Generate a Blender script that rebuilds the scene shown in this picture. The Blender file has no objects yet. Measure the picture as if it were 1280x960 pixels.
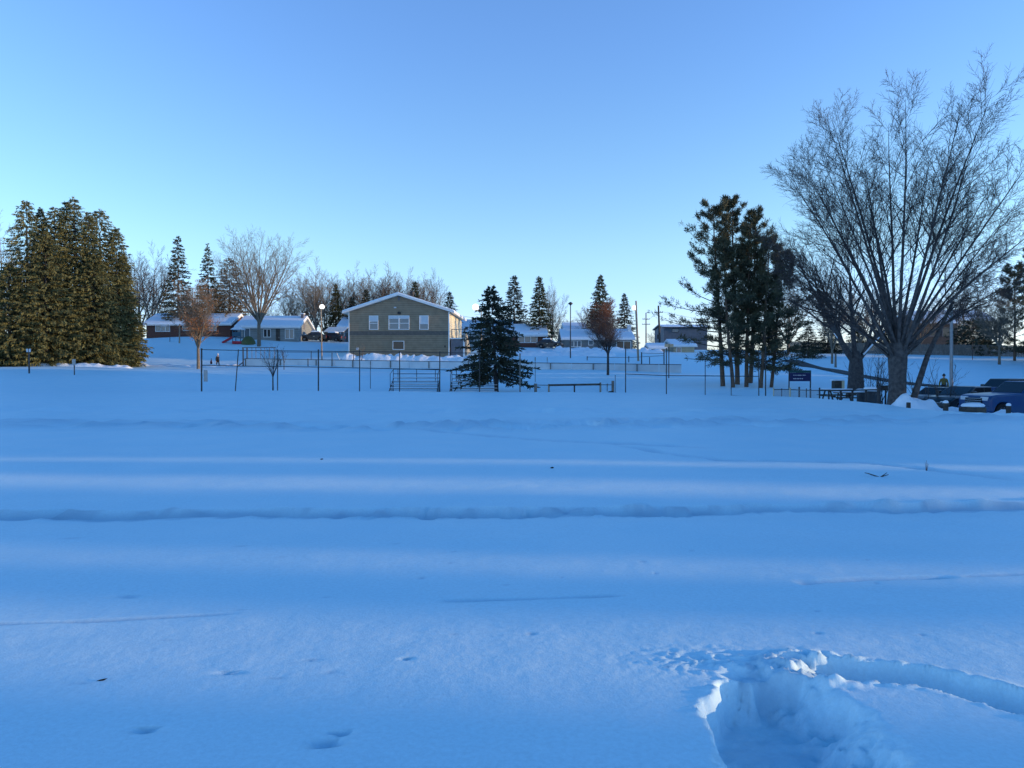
import bpy, math, random
import numpy as np
from mathutils import Vector, Matrix
R = math.radians
S = bpy.context.scene
COL = S.collection

# ------------------------------------------------------------------ camera, sky, sun, exposure
F, PITCH, CAM_Z = 889.0, R(1.289), 1.6            # focal length in photo pixels, pitch down, eye height
cam = bpy.data.objects.new('camera', bpy.data.cameras.new('camera'))
COL.objects.link(cam); S.camera = cam
cam.data.sensor_width = 36; cam.data.lens = F / 1280 * 36
cam.data.clip_start = .05; cam.data.clip_end = 3000
cam.location = (0, 0, CAM_Z); cam.rotation_euler = (R(90) - PITCH, 0, 0)

SUN_EL, SUN_AZ = R(5.0), R(-4.0)                  # the sun stands low, to the right of the camera
w = bpy.data.worlds.new('World'); S.world = w; w.use_nodes = True
nt = w.node_tree; bg = nt.nodes['Background']
sky = nt.nodes.new('ShaderNodeTexSky'); sky.sky_type = 'NISHITA'; sky.sun_disc = False
sky.sun_elevation = SUN_EL; sky.sun_rotation = R(90) - SUN_AZ
sky.altitude = 0; sky.air_density = 1.0; sky.dust_density = 0.0; sky.ozone_density = 4.0
tint = nt.nodes.new('ShaderNodeMix'); tint.data_type = 'RGBA'; tint.blend_type = 'MULTIPLY'
tint.inputs[0].default_value = 1; GAIN = 1.43
# the blue deepens steadily from the pale horizon to the zenith (colour balance of the cold evening sky)
geo = nt.nodes.new('ShaderNodeTexCoord'); sep = nt.nodes.new('ShaderNodeSeparateXYZ'); ramp = nt.nodes.new('ShaderNodeValToRGB')
nt.links.new(geo.outputs['Generated'], sep.inputs[0]); nt.links.new(sep.outputs[2], ramp.inputs[0]); nt.links.new(ramp.outputs[0], tint.inputs[7])
ramp.color_ramp.interpolation = 'EASE'
e = ramp.color_ramp.elements; e[0].position = 0; e[0].color = (1.20 * GAIN, 1.28 * GAIN, 2.1 * GAIN, 1); e[1].position = .80; e[1].color = (.02 * GAIN, .74 * GAIN, 1.02 * GAIN, 1)
for pos, c in ((.06, (1.62, 1.33, 1.7)), (.17, (1.96, 1.42, 1.25)), (.45, (1.80, 1.38, 1.42))):
    m_ = ramp.color_ramp.elements.new(pos); m_.color = (*[x * GAIN for x in c], 1)
nt.links.new(sky.outputs[0], tint.inputs[6]); nt.links.new(tint.outputs[2], bg.inputs[0])
bg.inputs[1].default_value = 0.15

sl = bpy.data.lights.new('sun', 'SUN'); sl.energy = 2.2; sl.angle = R(0.5); sl.color = (1.0, .72, .40)
so = bpy.data.objects.new('sun', sl); COL.objects.link(so)
sd = Vector((math.cos(SUN_AZ) * math.cos(SUN_EL), math.sin(SUN_AZ) * math.cos(SUN_EL), math.sin(SUN_EL)))
so.rotation_euler = sd.to_track_quat('Z', 'Y').to_euler(); so.location = (60, 0, 40)
S.view_settings.view_transform = 'Standard'; S.view_settings.look = 'None'
S.view_settings.gamma = 1; S.view_settings.exposure = 1.0
S.render.engine = 'CYCLES'; S.cycles.max_bounces = 5; S.cycles.diffuse_bounces = 3

# ------------------------------------------------------------------ helpers
def at(px, py, Y):
    """world point that stands at depth Y and shows at photo pixel (px, py)"""
    u, v = (px - 640) / F, (480 - py) / F
    k = Y / (math.cos(PITCH) + v * math.sin(PITCH))
    return Vector((u * k, Y, CAM_Z + k * (v * math.cos(PITCH) - math.sin(PITCH))))
def M(Y): return Y / F                             # metres per photo pixel at depth Y

def material(name, col, rough=.8, col2=None, scale=4.0, bump=0.0, bscale=30.0, metal=0.0, emit=0.0, spec=.3, detail=4, stretch=None, lo=.35, hi=.65):
    m = bpy.data.materials.new(name); m.use_nodes = True
    n = m.node_tree; p = n.nodes['Principled BSDF']
    p.inputs['Base Color'].default_value = (*col, 1); p.inputs['Roughness'].default_value = rough
    p.inputs['Metallic'].default_value = metal; p.inputs['Specular IOR Level'].default_value = spec
    if emit:
        p.inputs['Emission Color'].default_value = (*col, 1); p.inputs['Emission Strength'].default_value = emit
    tc = n.nodes.new('ShaderNodeTexCoord'); src = tc.outputs['Object']
    if stretch:
        mp = n.nodes.new('ShaderNodeMapping'); mp.inputs['Scale'].default_value = stretch
        n.links.new(src, mp.inputs[0]); src = mp.outputs[0]
    if col2:
        t = n.nodes.new('ShaderNodeTexNoise'); t.inputs['Scale'].default_value = scale; t.inputs['Detail'].default_value = detail
        r = n.nodes.new('ShaderNodeValToRGB'); e = r.color_ramp.elements
        e[0].color = (*col, 1); e[1].color = (*col2, 1); e[0].position = lo; e[1].position = hi
        n.links.new(src, t.inputs['Vector']); n.links.new(t.outputs[0], r.inputs[0]); n.links.new(r.outputs[0], p.inputs['Base Color'])
    if bump:
        t = n.nodes.new('ShaderNodeTexNoise'); t.inputs['Scale'].default_value = bscale; t.inputs['Detail'].default_value = 5
        b = n.nodes.new('ShaderNodeBump'); b.inputs['Strength'].default_value = bump; b.inputs['Distance'].default_value = .02
        n.links.new(src, t.inputs['Vector']); n.links.new(t.outputs[0], b.inputs['Height']); n.links.new(b.outputs[0], p.inputs['Normal'])
    return m

def siding(name, col, pitch=.30, dark=.55):
    """lapped boards: a thin shadow joint between courses, relief in the normal"""
    m = material(name, col, .7); n = m.node_tree; p = n.nodes['Principled BSDF']
    tc = n.nodes.new('ShaderNodeTexCoord'); sp = n.nodes.new('ShaderNodeSeparateXYZ')
    a = n.nodes.new('ShaderNodeMath'); a.operation = 'DIVIDE'; a.inputs[1].default_value = pitch
    f = n.nodes.new('ShaderNodeMath'); f.operation = 'FRACT'
    n.links.new(tc.outputs['Object'], sp.inputs[0]); n.links.new(sp.outputs[2], a.inputs[0]); n.links.new(a.outputs[0], f.inputs[0])
    r = n.nodes.new('ShaderNodeValToRGB'); e = r.color_ramp.elements
    e[0].position = .0; e[0].color = (*[c * dark for c in col], 1); e[1].position = .28; e[1].color = (*col, 1)
    n.links.new(f.outputs[0], r.inputs[0])
    t = n.nodes.new('ShaderNodeTexNoise'); t.inputs['Scale'].default_value = 1.3; t.inputs['Detail'].default_value = 5
    n.links.new(tc.outputs['Object'], t.inputs['Vector'])
    mr = n.nodes.new('ShaderNodeMapRange'); mr.inputs[1].default_value = .3; mr.inputs[2].default_value = .7; mr.inputs[3].default_value = .82; mr.inputs[4].default_value = 1.1
    n.links.new(t.outputs[0], mr.inputs[0])
    mx = n.nodes.new('ShaderNodeMix'); mx.data_type = 'RGBA'; mx.blend_type = 'MULTIPLY'; mx.inputs[0].default_value = 1
    n.links.new(r.outputs[0], mx.inputs[6]); n.links.new(mr.outputs[0], mx.inputs[7])
    n.links.new(mx.outputs[2], p.inputs['Base Color'])
    b = n.nodes.new('ShaderNodeBump'); b.inputs['Strength'].default_value = .4; b.inputs['Distance'].default_value = .02
    n.links.new(f.outputs[0], b.inputs['Height']); n.links.new(b.outputs[0], p.inputs['Normal'])
    return m

MT = {
 'bark_grey': material('bark_grey', (.15, .115, .085), .9, (.24, .19, .14), 6, .6, 25),
 'dead_leaf': material('dead_leaf', (.008, .006, .005), .9, (.014, .010, .008), 9),
 'bark_maple': material('bark_maple', (.055, .047, .045), .9, (.11, .095, .088), 6, .6, 25),
 'bark_dark': material('bark_dark', (.045, .04, .04), .9, (.09, .08, .075), 6, .6, 25),
 'bark_pale': material('bark_pale', (.13, .105, .082), .9, (.20, .165, .125), 6, .5, 25),
 'bark_pine': material('bark_pine', (.12, .075, .05), .9, (.2, .13, .09), 7, .6, 25),
 'bark_red': material('bark_red', (.17, .075, .045), .9, (.24, .11, .07), 6),
 'twig': material('twig', (.065, .05, .047), .9, (.105, .08, .072), 2),
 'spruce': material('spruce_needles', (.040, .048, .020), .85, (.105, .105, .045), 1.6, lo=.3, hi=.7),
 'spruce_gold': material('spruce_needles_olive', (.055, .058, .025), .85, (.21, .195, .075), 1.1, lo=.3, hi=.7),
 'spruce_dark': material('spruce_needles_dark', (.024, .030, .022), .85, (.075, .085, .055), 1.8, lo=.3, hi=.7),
 'larch': material('larch_needles', (.10, .07, .035), .9, (.17, .12, .07), 1.4),
 'pine': material('pine_needles', (.045, .05, .03), .85, (.13, .12, .065), 1.2, lo=.3, hi=.7),
 'leaf_orange': material('dry_leaves', (.28, .10, .035), .85, (.38, .17, .06), 3),
 'snow': material('snow_cover', (.80, .86, .92), .6, (.88, .91, .94), 3, .35, 14, spec=.2),
 'snow_lump': material('trodden_snow', (.80, .86, .92), .6, (.88, .91, .94), 3, .8, 7, spec=.2),
 'metal_dark': material('dark_metal', (.035, .036, .04), .5, (.06, .055, .055), 5, metal=.3),
 'metal_grey': material('galvanised_metal', (.30, .31, .32), .45, (.38, .38, .38), 6, metal=.6),
 'alu': material('aluminium_plank', (.10, .11, .125), .5, (.14, .15, .16), 6, metal=.4),
 'wood_grey': material('weathered_wood', (.15, .13, .11), .85, (.24, .21, .18), 3, .4, 20, stretch=(6, 6, .6)),
 'wood_pole': material('pole_wood', (.26, .20, .14), .85, (.36, .28, .20), 3, .4, 20, stretch=(8, 8, .5)),
 'wood_dark': material('dark_wood', (.05, .042, .038), .8, (.09, .075, .06), 4, .4, 20),
 'white_paint': material('white_paint', (.74, .74, .72), .6, (.82, .82, .80), 2),
 'rink': material('rink_boards', (.58, .62, .64), .6, (.70, .73, .74), .8, .2, 6),
 'tan_siding': siding('tan_siding', (.335, .245, .16)),
 'tan_siding_low': siding('tan_siding_lower', (.29, .225, .15)),
 'tan_side_sunlit': siding('sunlit_tan_siding', (.74, .64, .44), dark=.8),  # side walls of the tan building, sunlight painted in as a paler tone
 'band': material('brown_band', (.115, .10, .085), .7, (.15, .13, .11), 3),
 'found': material('foundation', (.20, .18, .155), .9, (.26, .235, .20), 4),
 'grey_panel': material('grey_panel', (.15, .14, .16), .7, (.19, .18, .19), 2),
 'brick_red': material('brick_wall', (.11, .048, .036), .9, (.17, .075, .055), 9),
 'grey_siding': siding('grey_siding', (.27, .28, .27)),
 'bluegrey_siding': siding('bluegrey_siding', (.20, .215, .215)),
 'white_siding': siding('white_siding', (.60, .58, .53)),
 'dark_siding': siding('dark_siding', (.12, .14, .165)),
 'brown_siding': siding('brown_siding', (.07, .055, .052)),
 'sunlit_tan_siding2': siding('pale_siding', (.62, .50, .33)),
 'shingle': material('roof_shingles', (.09, .085, .085), .9, (.14, .13, .125), 5),
 'glass': material('window_glass', (.16, .19, .21), .08, spec=.8),
 'glass_dark': material('dark_glass', (.035, .035, .04), .1, spec=.5),
 'blind': material('window_blind', (.62, .64, .66), .7),
 'asphalt': material('asphalt', (.055, .05, .05), .9, (.10, .092, .09), 2, .5, 40),
 'globe': material('lamp_globe', (1.0, .97, .90), .3, emit=1.2),
 'yellow_coat': material('yellow_coat', (.14, .105, .03), .8, (.19, .145, .04), 8),
 'navy': material('navy_cloth', (.012, .014, .022), .9, (.025, .027, .035), 9),
 'dark_red': material('dark_red_cloth', (.16, .025, .03), .9, (.20, .04, .04), 9),
 'black_cloth': material('black_cloth', (.012, .012, .014), .9),
 'white_cloth': material('white_knit', (.70, .70, .72), .9),
 'skin': material('skin', (.45, .28, .21), .6),
 'truck_blue': material('blue_car_paint', (.005, .045, .16), .3, (.014, .065, .16), 3, spec=.6),
 'car_black': material('black_car_paint', (.010, .011, .013), .3, (.03, .032, .036), 3, spec=.6),
 'car_grey': material('grey_car_paint', (.10, .11, .12), .3, spec=.6),
 'car_tan': material('tan_car_paint', (.30, .26, .19), .35, spec=.5),
 'tyre': material('tyre_rubber', (.018, .018, .02), .9),
 'rim': material('wheel_rim', (.16, .165, .17), .4, metal=.8),
 'chrome': material('chrome', (.55, .56, .58), .2, metal=.9),
 'lens': material('lamp_lens', (.62, .64, .66), .15, spec=.8),
 'sign_blue': material('sign_navy', (.016, .020, .085), .5),
 'sign_green': material('sign_green', (.012, .075, .07), .5),
 'sign_white': material('sign_white', (.60, .60, .62), .5),
 'red_plastic': material('red_plastic', (.42, .03, .05), .5),
 'blue_plastic': material('blue_plastic', (.04, .11, .16), .5),
 'green_plastic': material('green_plastic', (.09, .11, .04), .6),
 'barrel': material('barrel_plastic', (.035, .04, .05), .7, (.05, .055, .06), 5),
 'cream_board': material('cream_board', (.62, .50, .32), .7),
}

def mesh_np(name, v, quads=None, tris=None, smooth=False):
    me = bpy.data.meshes.new(name)
    v = np.asarray(v, dtype=np.float32).reshape(-1, 3)
    q = np.zeros((0, 4), np.int32) if quads is None else np.asarray(quads, np.int32).reshape(-1, 4)
    t = np.zeros((0, 3), np.int32) if tris is None else np.asarray(tris, np.int32).reshape(-1, 3)
    me.vertices.add(len(v)); me.vertices.foreach_set('co', v.ravel())
    loops = np.concatenate([q.ravel(), t.ravel()]); me.loops.add(len(loops)); me.loops.foreach_set('vertex_index', loops)
    tot = np.concatenate([np.full(len(q), 4), np.full(len(t), 3)]).astype(np.int32)
    st = np.concatenate([[0], np.cumsum(tot)[:-1]]).astype(np.int32)
    me.polygons.add(len(tot)); me.polygons.foreach_set('loop_start', st); me.polygons.foreach_set('loop_total', tot)
    if smooth: me.polygons.foreach_set('use_smooth', np.ones(len(tot), bool))
    me.update(calc_edges=True)
    return me

def link(name, me, m, parent=None, loc=None):
    o = bpy.data.objects.new(name, me); COL.objects.link(o)
    if m: me.materials.append(MT[m] if isinstance(m, str) else m)
    if parent: o.parent = parent
    if loc is not None: o.location = loc
    return o

def tag(o, label=None, cat=None, group=None, kind=None):
    for k, v in (('label', label), ('category', cat), ('group', group), ('kind', kind)):
        if v: o[k] = v
    return o

def thing(name, label, cat, loc=(0, 0, 0), rz=0, group=None):
    o = bpy.data.objects.new(name, None); COL.objects.link(o); o.empty_display_size = .3
    o.location = loc; o.rotation_euler = (0, 0, rz)
    return tag(o, label, cat, group)

def copy_tree(o, parent=None):
    c = o.copy(); COL.objects.link(c)
    if parent: c.parent = parent
    for ch in list(o.children): copy_tree(ch, c)
    return c
def dup(root, loc, rz, label, scale=1, group=None):
    c = copy_tree(root); c.location = loc; c.rotation_euler = (0, 0, rz); c['label'] = label
    c.scale = (scale,) * 3 if not isinstance(scale, (tuple, list)) else scale
    if group: c['group'] = group
    return c

class MB:
    """collects shapes for ONE mesh object"""
    def __init__(s): s.v = []; s.f = []
    def add(s, vs, fs):
        n = len(s.v); s.v += [tuple(p) for p in vs]; s.f += [tuple(i + n for i in f) for f in fs]; return s
    def box(s, x0, x1, y0, y1, z0, z1):
        return s.add([(x0, y0, z0), (x1, y0, z0), (x1, y1, z0), (x0, y1, z0), (x0, y0, z1), (x1, y0, z1), (x1, y1, z1), (x0, y1, z1)],
                     [(3, 2, 1, 0), (4, 5, 6, 7), (0, 1, 5, 4), (1, 2, 6, 5), (2, 3, 7, 6), (3, 0, 4, 7)])
    def tube(s, a, b, r0, r1=None, n=8, cap=True):
        a, b = Vector(a), Vector(b); r1 = r0 if r1 is None else r1
        d = (b - a).normalized(); u = d.orthogonal().normalized(); w_ = d.cross(u)
        vs = []
        for c, r in ((a, r0), (b, r1)):
            for i in range(n):
                t = 2 * math.pi * i / n; vs.append(c + r * (math.cos(t) * u + math.sin(t) * w_))
        fs = [(i, (i + 1) % n, n + (i + 1) % n, n + i) for i in range(n)]
        if cap: fs += [tuple(range(n))[::-1], tuple(range(n, 2 * n))]
        return s.add(vs, fs)
    def bar(s, a, b, w_, h):
        """square bar between two points, w_ wide and h high"""
        a, b = Vector(a), Vector(b); d = (b - a).normalized()
        up = Vector((0, 0, 1)) if abs(d.z) < .9 else Vector((0, 1, 0))
        sx = d.cross(up).normalized() * w_ / 2; sz = sx.cross(d).normalized() * h / 2
        vs = [p + i * sx + j * sz for p in (a, b) for i, j in ((-1, -1), (1, -1), (1, 1), (-1, 1))]
        return s.add(vs, [(0, 1, 2, 3), (7, 6, 5, 4), (0, 4, 5, 1), (1, 5, 6, 2), (2, 6, 7, 3), (3, 7, 4, 0)])
    def prism(s, poly, y0, y1, inset=0):
        """polygon in XZ, drawn from y0 to y1"""
        n = len(poly)
        vs = [(x, y0, z) for x, z in poly] + [(x, y1, z) for x, z in poly]
        return s.add(vs, [tuple(range(n)), tuple(range(2 * n - 1, n - 1, -1))] + [(i, n + i, n + (i + 1) % n, (i + 1) % n) for i in range(n)])
    def prismx(s, poly, x0, x1):
        """polygon in YZ, drawn from x0 to x1"""
        n = len(poly)
        vs = [(x0, y, z) for y, z in poly] + [(x1, y, z) for y, z in poly]
        return s.add(vs, [tuple(range(n))[::-1], tuple(range(n, 2 * n))] + [(i, (i + 1) % n, n + (i + 1) % n, n + i) for i in range(n)])
    def lathe(s, prof, n=16, axis='z', c=(0, 0, 0)):
        vs = []
        for r, h in prof:
            for i in range(n):
                t = 2 * math.pi * i / n; x, y = r * math.cos(t), r * math.sin(t)
                p = (x, y, h) if axis == 'z' else (x, h, y)
                vs.append((p[0] + c[0], p[1] + c[1], p[2] + c[2]))
        fs = []
        for k in range(len(prof) - 1):
            for i in range(n): fs.append((k * n + i, k * n + (i + 1) % n, (k + 1) * n + (i + 1) % n, (k + 1) * n + i))
        return s.add(vs, fs)
    def build(s, name, m, parent=None, loc=None, bevel=0, smooth=False, segs=2):
        me = bpy.data.meshes.new(name); me.from_pydata(s.v, [], s.f); me.update()
        import bmesh
        b = bmesh.new(); b.from_mesh(me); bmesh.ops.recalc_face_normals(b, faces=b.faces); b.to_mesh(me); b.free()
        if smooth:
            for p in me.polygons: p.use_smooth = True
        o = link(name, me, m, parent, loc)
        if bevel:
            bm_ = o.modifiers.new('bevel', 'BEVEL'); bm_.width = bevel; bm_.segments = segs; bm_.limit_method = 'ANGLE'; bm_.angle_limit = R(35)
        return o

# value noise on numpy arrays
def vnoise(x, y, seed=0):
    xi, yi = np.floor(x).astype(np.int64), np.floor(y).astype(np.int64); fx, fy = x - xi, y - yi
    fx = fx * fx * fx * (fx * (fx * 6 - 15) + 10); fy = fy * fy * fy * (fy * (fy * 6 - 15) + 10)
    def h(a, b):
        n = (a * 374761393 + b * 668265263 + seed * 1274126177) & 0x7fffffff
        n = ((n ^ (n >> 13)) * 1274126177) & 0x7fffffff
        return ((n ^ (n >> 16)) & 0xffff) / 32767.5 - 1
    return (h(xi, yi) * (1 - fx) + h(xi + 1, yi) * fx) * (1 - fy) + (h(xi, yi + 1) * (1 - fx) + h(xi + 1, yi + 1) * fx) * fy
def fbm(x, y, o=4, seed=0, gain=.5):
    s, a = 0, 1
    for k in range(o): s = s + a * vnoise(x * 2 ** k + 17.3 * k, y * 2 ** k - 9.1 * k, seed + k); a *= gain
    return s
def sstep(a, b, x):
    t = np.clip((x - a) / (b - a), 0, 1); return t * t * (3 - 2 * t)

# ------------------------------------------------------------------ the ground: one sheet of snow
CTRL = [(0, 488, 52), (150, 488, 52), (340, 488, 52.5), (500, 489, 51), (620, 490, 50), (760, 490, 50), (850, 493, 47),
        (340, 490, 56), (520, 491.5, 56), (620, 491.5, 56.5), (700, 489, 58), (800, 488, 58),
        (30, 472, 62), (30, 463, 70), (93, 467, 66), (180, 470, 64), (300, 475, 65), (300, 463, 78), (300, 458.5, 92), (100, 458, 82), (0, 457, 85),
        (440, 475, 66), (560, 474, 67), (440, 460, 88), (560, 464, 83), (690, 465, 81), (760, 470, 74), (850, 468, 78), (700, 478, 66),
        (940, 484, 62), (900, 485, 60), (1000, 478, 66), (905, 470, 74), (950, 455, 88),
        (230, 457, 95), (150, 452, 97), (230, 424, 111), (330, 430, 110), (400, 431, 112), (100, 428, 116), (0, 438, 110), (60, 448, 98),
        (290, 456, 96), (340, 452, 96), (400, 448, 97), (430, 447, 97), (500, 448, 96), (570, 449, 96), (620, 452, 93),
        (650, 436, 117), (750, 438, 114), (830, 441, 114), (690, 453, 90), (780, 455, 88), (850, 460, 88), (900, 445, 108), (690, 444, 104), (760, 444, 104),
        (1010, 459, 93), (1060, 469, 78), (1210, 484, 66), (1150, 482, 68), (1200, 445, 113), (1280, 447, 109), (1000, 441, 117), (1100, 443, 115),
        (1250, 456, 97), (1200, 478, 74), (1280, 474, 76), (1120, 462, 88), (1040, 450, 100), (1350, 470, 80), (1350, 450, 105),
        (1125, 508.5, 34), (1071, 489, 50), (1000, 500, 44), (1098, 510, 38), (1060, 503, 42), (960, 497, 46), (1020, 490, 52),
        (1180, 514.5, 33), (1280, 520, 32.5), (1140, 511.5, 33), (1230, 517.5, 33), (1350, 523, 32),
        (1180, 515.5, 30), (1230, 517.5, 30), (1280, 519.5, 30), (1180, 516, 27), (1280, 519, 27), (1140, 511.5, 30), (1040, 497, 47), (1100, 500, 46)]
pts = [tuple(at(*c)) for c in CTRL]
pts += [(x, y, 0) for x in (-60, -30, -12, 0, 9) for y in (-15, 3, 12, 24, 38)]
pts += [(20, 3, 0), (20, 14, 0), (17, 24, -.02), (26, 22, -.2), (40, 10, 0), (60, 10, 0), (45, 24, -.4), (60, -15, 0), (20, -15, 0)]
pts += [(20.5, 36.5, -1.0), (26, 36, -1.0), (33, 37, -1.0), (22, 43, -.98), (28, 44, -.98), (36, 45, -1.0), (23, 50, -.8), (30, 53, -.75), (45, 50, -.8), (55, 38, -.9), (35, 60, -.45), (28, 60, -.45), (60, 62, 0)]
pts += [(X, 150, 5.4) for X in (-150, -100, -60, -30, 0, 30, 60, 100, 150)] + [(X, 260, 6) for X in (-250, -100, 0, 100, 250)]
pts += [(-120, y, 1.5) for y in (30, 70)] + [(-110, 105, 4), (120, 70, 1), (120, 110, 4), (110, 30, 0), (-250, 0, 1), (250, 0, 1), (0, -150, 0), (-200, -150, 0), (200, -150, 0), (-100, -15, 0), (100, -15, 0)]
P = np.array(pts); NP = len(P)
def tps_k(r2): return np.where(r2 > 1e-9, .5 * r2 * np.log(np.maximum(r2, 1e-9)), 0)
A = np.zeros((NP + 3, NP + 3)); D2 = ((P[:, None, :2] - P[None, :, :2]) ** 2).sum(-1)
A[:NP, :NP] = tps_k(D2) + np.eye(NP) * .12
A[:NP, NP] = 1; A[:NP, NP + 1:] = P[:, :2]; A[NP, :NP] = 1; A[NP + 1:, :NP] = P[:, :2].T
WT = np.linalg.solve(A, np.concatenate([P[:, 2], np.zeros(3)]))
def base_z(x, y):
    x = np.asarray(x, float); y = np.asarray(y, float); sh = x.shape; x = np.clip(x.ravel(), -250, 250); y = np.clip(y.ravel(), -150, 260)
    z = WT[NP] + WT[NP + 1] * x + WT[NP + 2] * y
    for k in range(NP): z = z + WT[k] * tps_k((x - P[k, 0]) ** 2 + (y - P[k, 1]) ** 2)
    flat = sstep(46, 38, y) * sstep(14, 9, np.abs(x - 0) - 0 * y)          # the playing field is level
    return (z * (1 - flat)).reshape(sh)
def gz(x, y): return float(base_z(np.array([x]), np.array([y]))[0])
def ground(px, Y, dz=0):
    X = at(px, 460, Y).x; return Vector((X, Y, gz(X, Y) + dz))

def poly_dist(x, y, line):
    d = np.full(x.shape, 1e9); tt = np.zeros(x.shape); n = len(line) - 1
    for i in range(n):
        ax, ay = line[i]; bx, by = line[i + 1]; dx, dy = bx - ax, by - ay
        t = np.clip(((x - ax) * dx + (y - ay) * dy) / (dx * dx + dy * dy), 0, 1)
        e = np.hypot(x - ax - t * dx, y - ay - t * dy); k = e < d
        d = np.where(k, e, d); tt = np.where(k, (i + t) / n, tt)
    return d, tt
def gpt(px, py):                                                            # point of the level field under a photo pixel
    a = at(px, py, 10.0); k = CAM_Z / (CAM_Z - a.z); return (a.x * k, 10.0 * k)

def snow_detail(x, y, tread_shade=None):
    z = np.zeros(x.shape); tread_shade = np.zeros(x.shape) if tread_shade is None else tread_shade
    near = sstep(48, 30, y)
    # wind-laid swells, long across the view
    z += .028 * fbm(x / 11, y / 1.9, 3, 3) * near * sstep(1, 8, y)
    z += .05 * fbm(x / 14, y / 7, 3, 11)
    z += .006 * fbm(x / 1.6, y / .7, 3, 5) * sstep(40, 12, y)
    z += .0014 * fbm(x / .22, y / .14, 3, 8) * sstep(14, 5, y)
    z += .02 * fbm(x / .9, y / .6, 3, 31) * sstep(46, 56, y)
    k_ = np.exp(-((x + 40) / 11) ** 2 - ((y - 102) / 7) ** 2); z += k_ * .16 * fbm(x / .9, y / 1.4, 3, 37)      # sledding slope
    # trodden strip across the far field
    m = np.exp(-((y - 20.5 - .05 * x - .6 * vnoise(x / 5, y * 0, 2)) / 1.6) ** 2); tread_shade += .55 * m * np.clip(.4 + fbm(x / .7, y / .8, 4, 21), 0, 1)
    z += m * .16 * fbm(x / .7, y / .8, 4, 21)
    m = np.exp(-((y - 27 + .04 * x) / 2.5) ** 2); z += m * .09 * fbm(x / .9, y / 1.1, 3, 23)
    # the foot track that crosses the view
    line = [gpt(-400, 642), gpt(0, 637), gpt(200, 636), gpt(420, 634.5), gpt(640, 633), gpt(860, 631), gpt(1050, 629), gpt(1280, 625), gpt(1700, 615)]
    yl = np.interp(x, [p_[0] for p_ in line], [p_[1] for p_ in line]) + .05 * vnoise(x / .9, y * 0 + 3, 6) + .03 * fbm(x / .22, y * 0, 3, 7)
    sg = y - yl; hh = .09 + .03 * vnoise(x / .8, y * 0 + 9, 44)
    prof = np.where(sg < 0, np.clip(1 + (sg + .05) / .75, 0, 1) ** 1.5, sstep(.045, 0, sg))
    z -= hh * prof
    z += .07 * np.exp(-((sg - .09) / .07) ** 2) * np.clip(vnoise(x / .30, y / .5, 47) + .6 * vnoise(x / 1.6, y * 0, 48) - .1, 0, 1.2)
    z += .022 * np.exp(-((sg + .22) / .13) ** 2) * fbm(x / .16, y / .10, 3, 49)
    tread_shade += .85 * sstep(-.34, -.08, sg) * sstep(.07, .03, sg) * (.8 + .3 * vnoise(x / .25, y / .1, 43))  # packed snow plus painted shade on the track wall
    # faint crust lines
    for pl, dep, wd in (([gpt(990, 724), gpt(1080, 719), gpt(1200, 716)], .035, .07), ([gpt(-60, 778), gpt(120, 771), gpt(310, 761)], .014, .035),
                        ([gpt(540, 748), gpt(660, 745), gpt(790, 740)], .014, .035), ([gpt(1200, 716), gpt(1330, 709)], .015, .04),
                        ([gpt(760, 556), gpt(900, 575), gpt(1080, 578), gpt(1300, 602)], .05, .18), ([gpt(520, 535), gpt(700, 552), gpt(900, 560)], .05, .2)):
        d, t = poly_dist(x, y, pl)
        tread_shade += .5 * sstep(wd * 1.2, 0, d + .5 * wd * vnoise(x / .3, y / .3, 51)) * sstep(0, .12, t) * sstep(1, .88, t)
        z -= dep * sstep(wd, 0, d + .4 * wd * vnoise(x / .3, y / .3, 51)) * sstep(0, .12, t) * sstep(1, .88, t)
    # small melt holes and dimples
    rg = random.Random(4)
    holes = [(185, 911, .032, .03), (408, 929, .05, .035), (427, 915, .028, .025), (290, 838, .03, .02), (508, 822, .018, .015), (333, 841, .014, .01), (160, 742, .03, .02)]
    for k in range(46):
        holes.append((rg.uniform(0, 1280), rg.choice((rg.uniform(660, 860), rg.uniform(650, 760))), rg.uniform(.010, .026), rg.uniform(.003, .008)))
    for px, py, r, dp in holes:
        hx, hy = gpt(px, py); k = np.abs(y - hy) < .3
        if k.any():
            dd = np.hypot((x[k] - hx) * .8, y[k] - hy) + .25 * r * vnoise(x[k] / .03, y[k] / .03, 61)
            z[k] -= dp * sstep(r * 1.25, r * .45, dd); tread_shade[k] += .45 * sstep(r * 1.3, r * .6, dd)  # recess shade painted into each hole
    # the dug-out boot trail in the near right corner
    k = (y < 5.2) & (y > 1.4) & (x > .2) & (x < 6)
    if k.any():
        X, Y = x[k], y[k]; zz = np.zeros(X.shape)
        jag = .035 * fbm(X / .14, Y / .14, 4, 71); fine = fbm(X / .075, Y / .06, 4, 77); mid = fbm(X / .17, Y / .13, 3, 79)
        pit = [gpt(1030, 1150), gpt(1000, 1000), gpt(968, 930), gpt(946, 896), gpt(955, 872)]
        d, t = poly_dist(X, Y, pit)
        lx = np.interp(Y, [p_[1] for p_ in pit], [p_[0] for p_ in pit]); sd_ = sstep(-.02, .22, X - lx) * sstep(4.0, 3.55, Y)
        ww = .19 + .03 * np.sin(3 * t) + .14 * sd_; ed = .035 + .15 * sd_
        cut = sstep(1, 0, np.clip((d + jag * (.9 + sd_) + .018 * fine - ww + ed) / (2 * ed), 0, 1))
        # the trench that runs off to the right; its left end is a rough ramp open to the low sun
        arm = [gpt(965, 836), gpt(1010, 834), gpt(1050, 836), gpt(1100, 837), gpt(1160, 844), gpt(1240, 863), gpt(1330, 892), gpt(1480, 940)]
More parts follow.
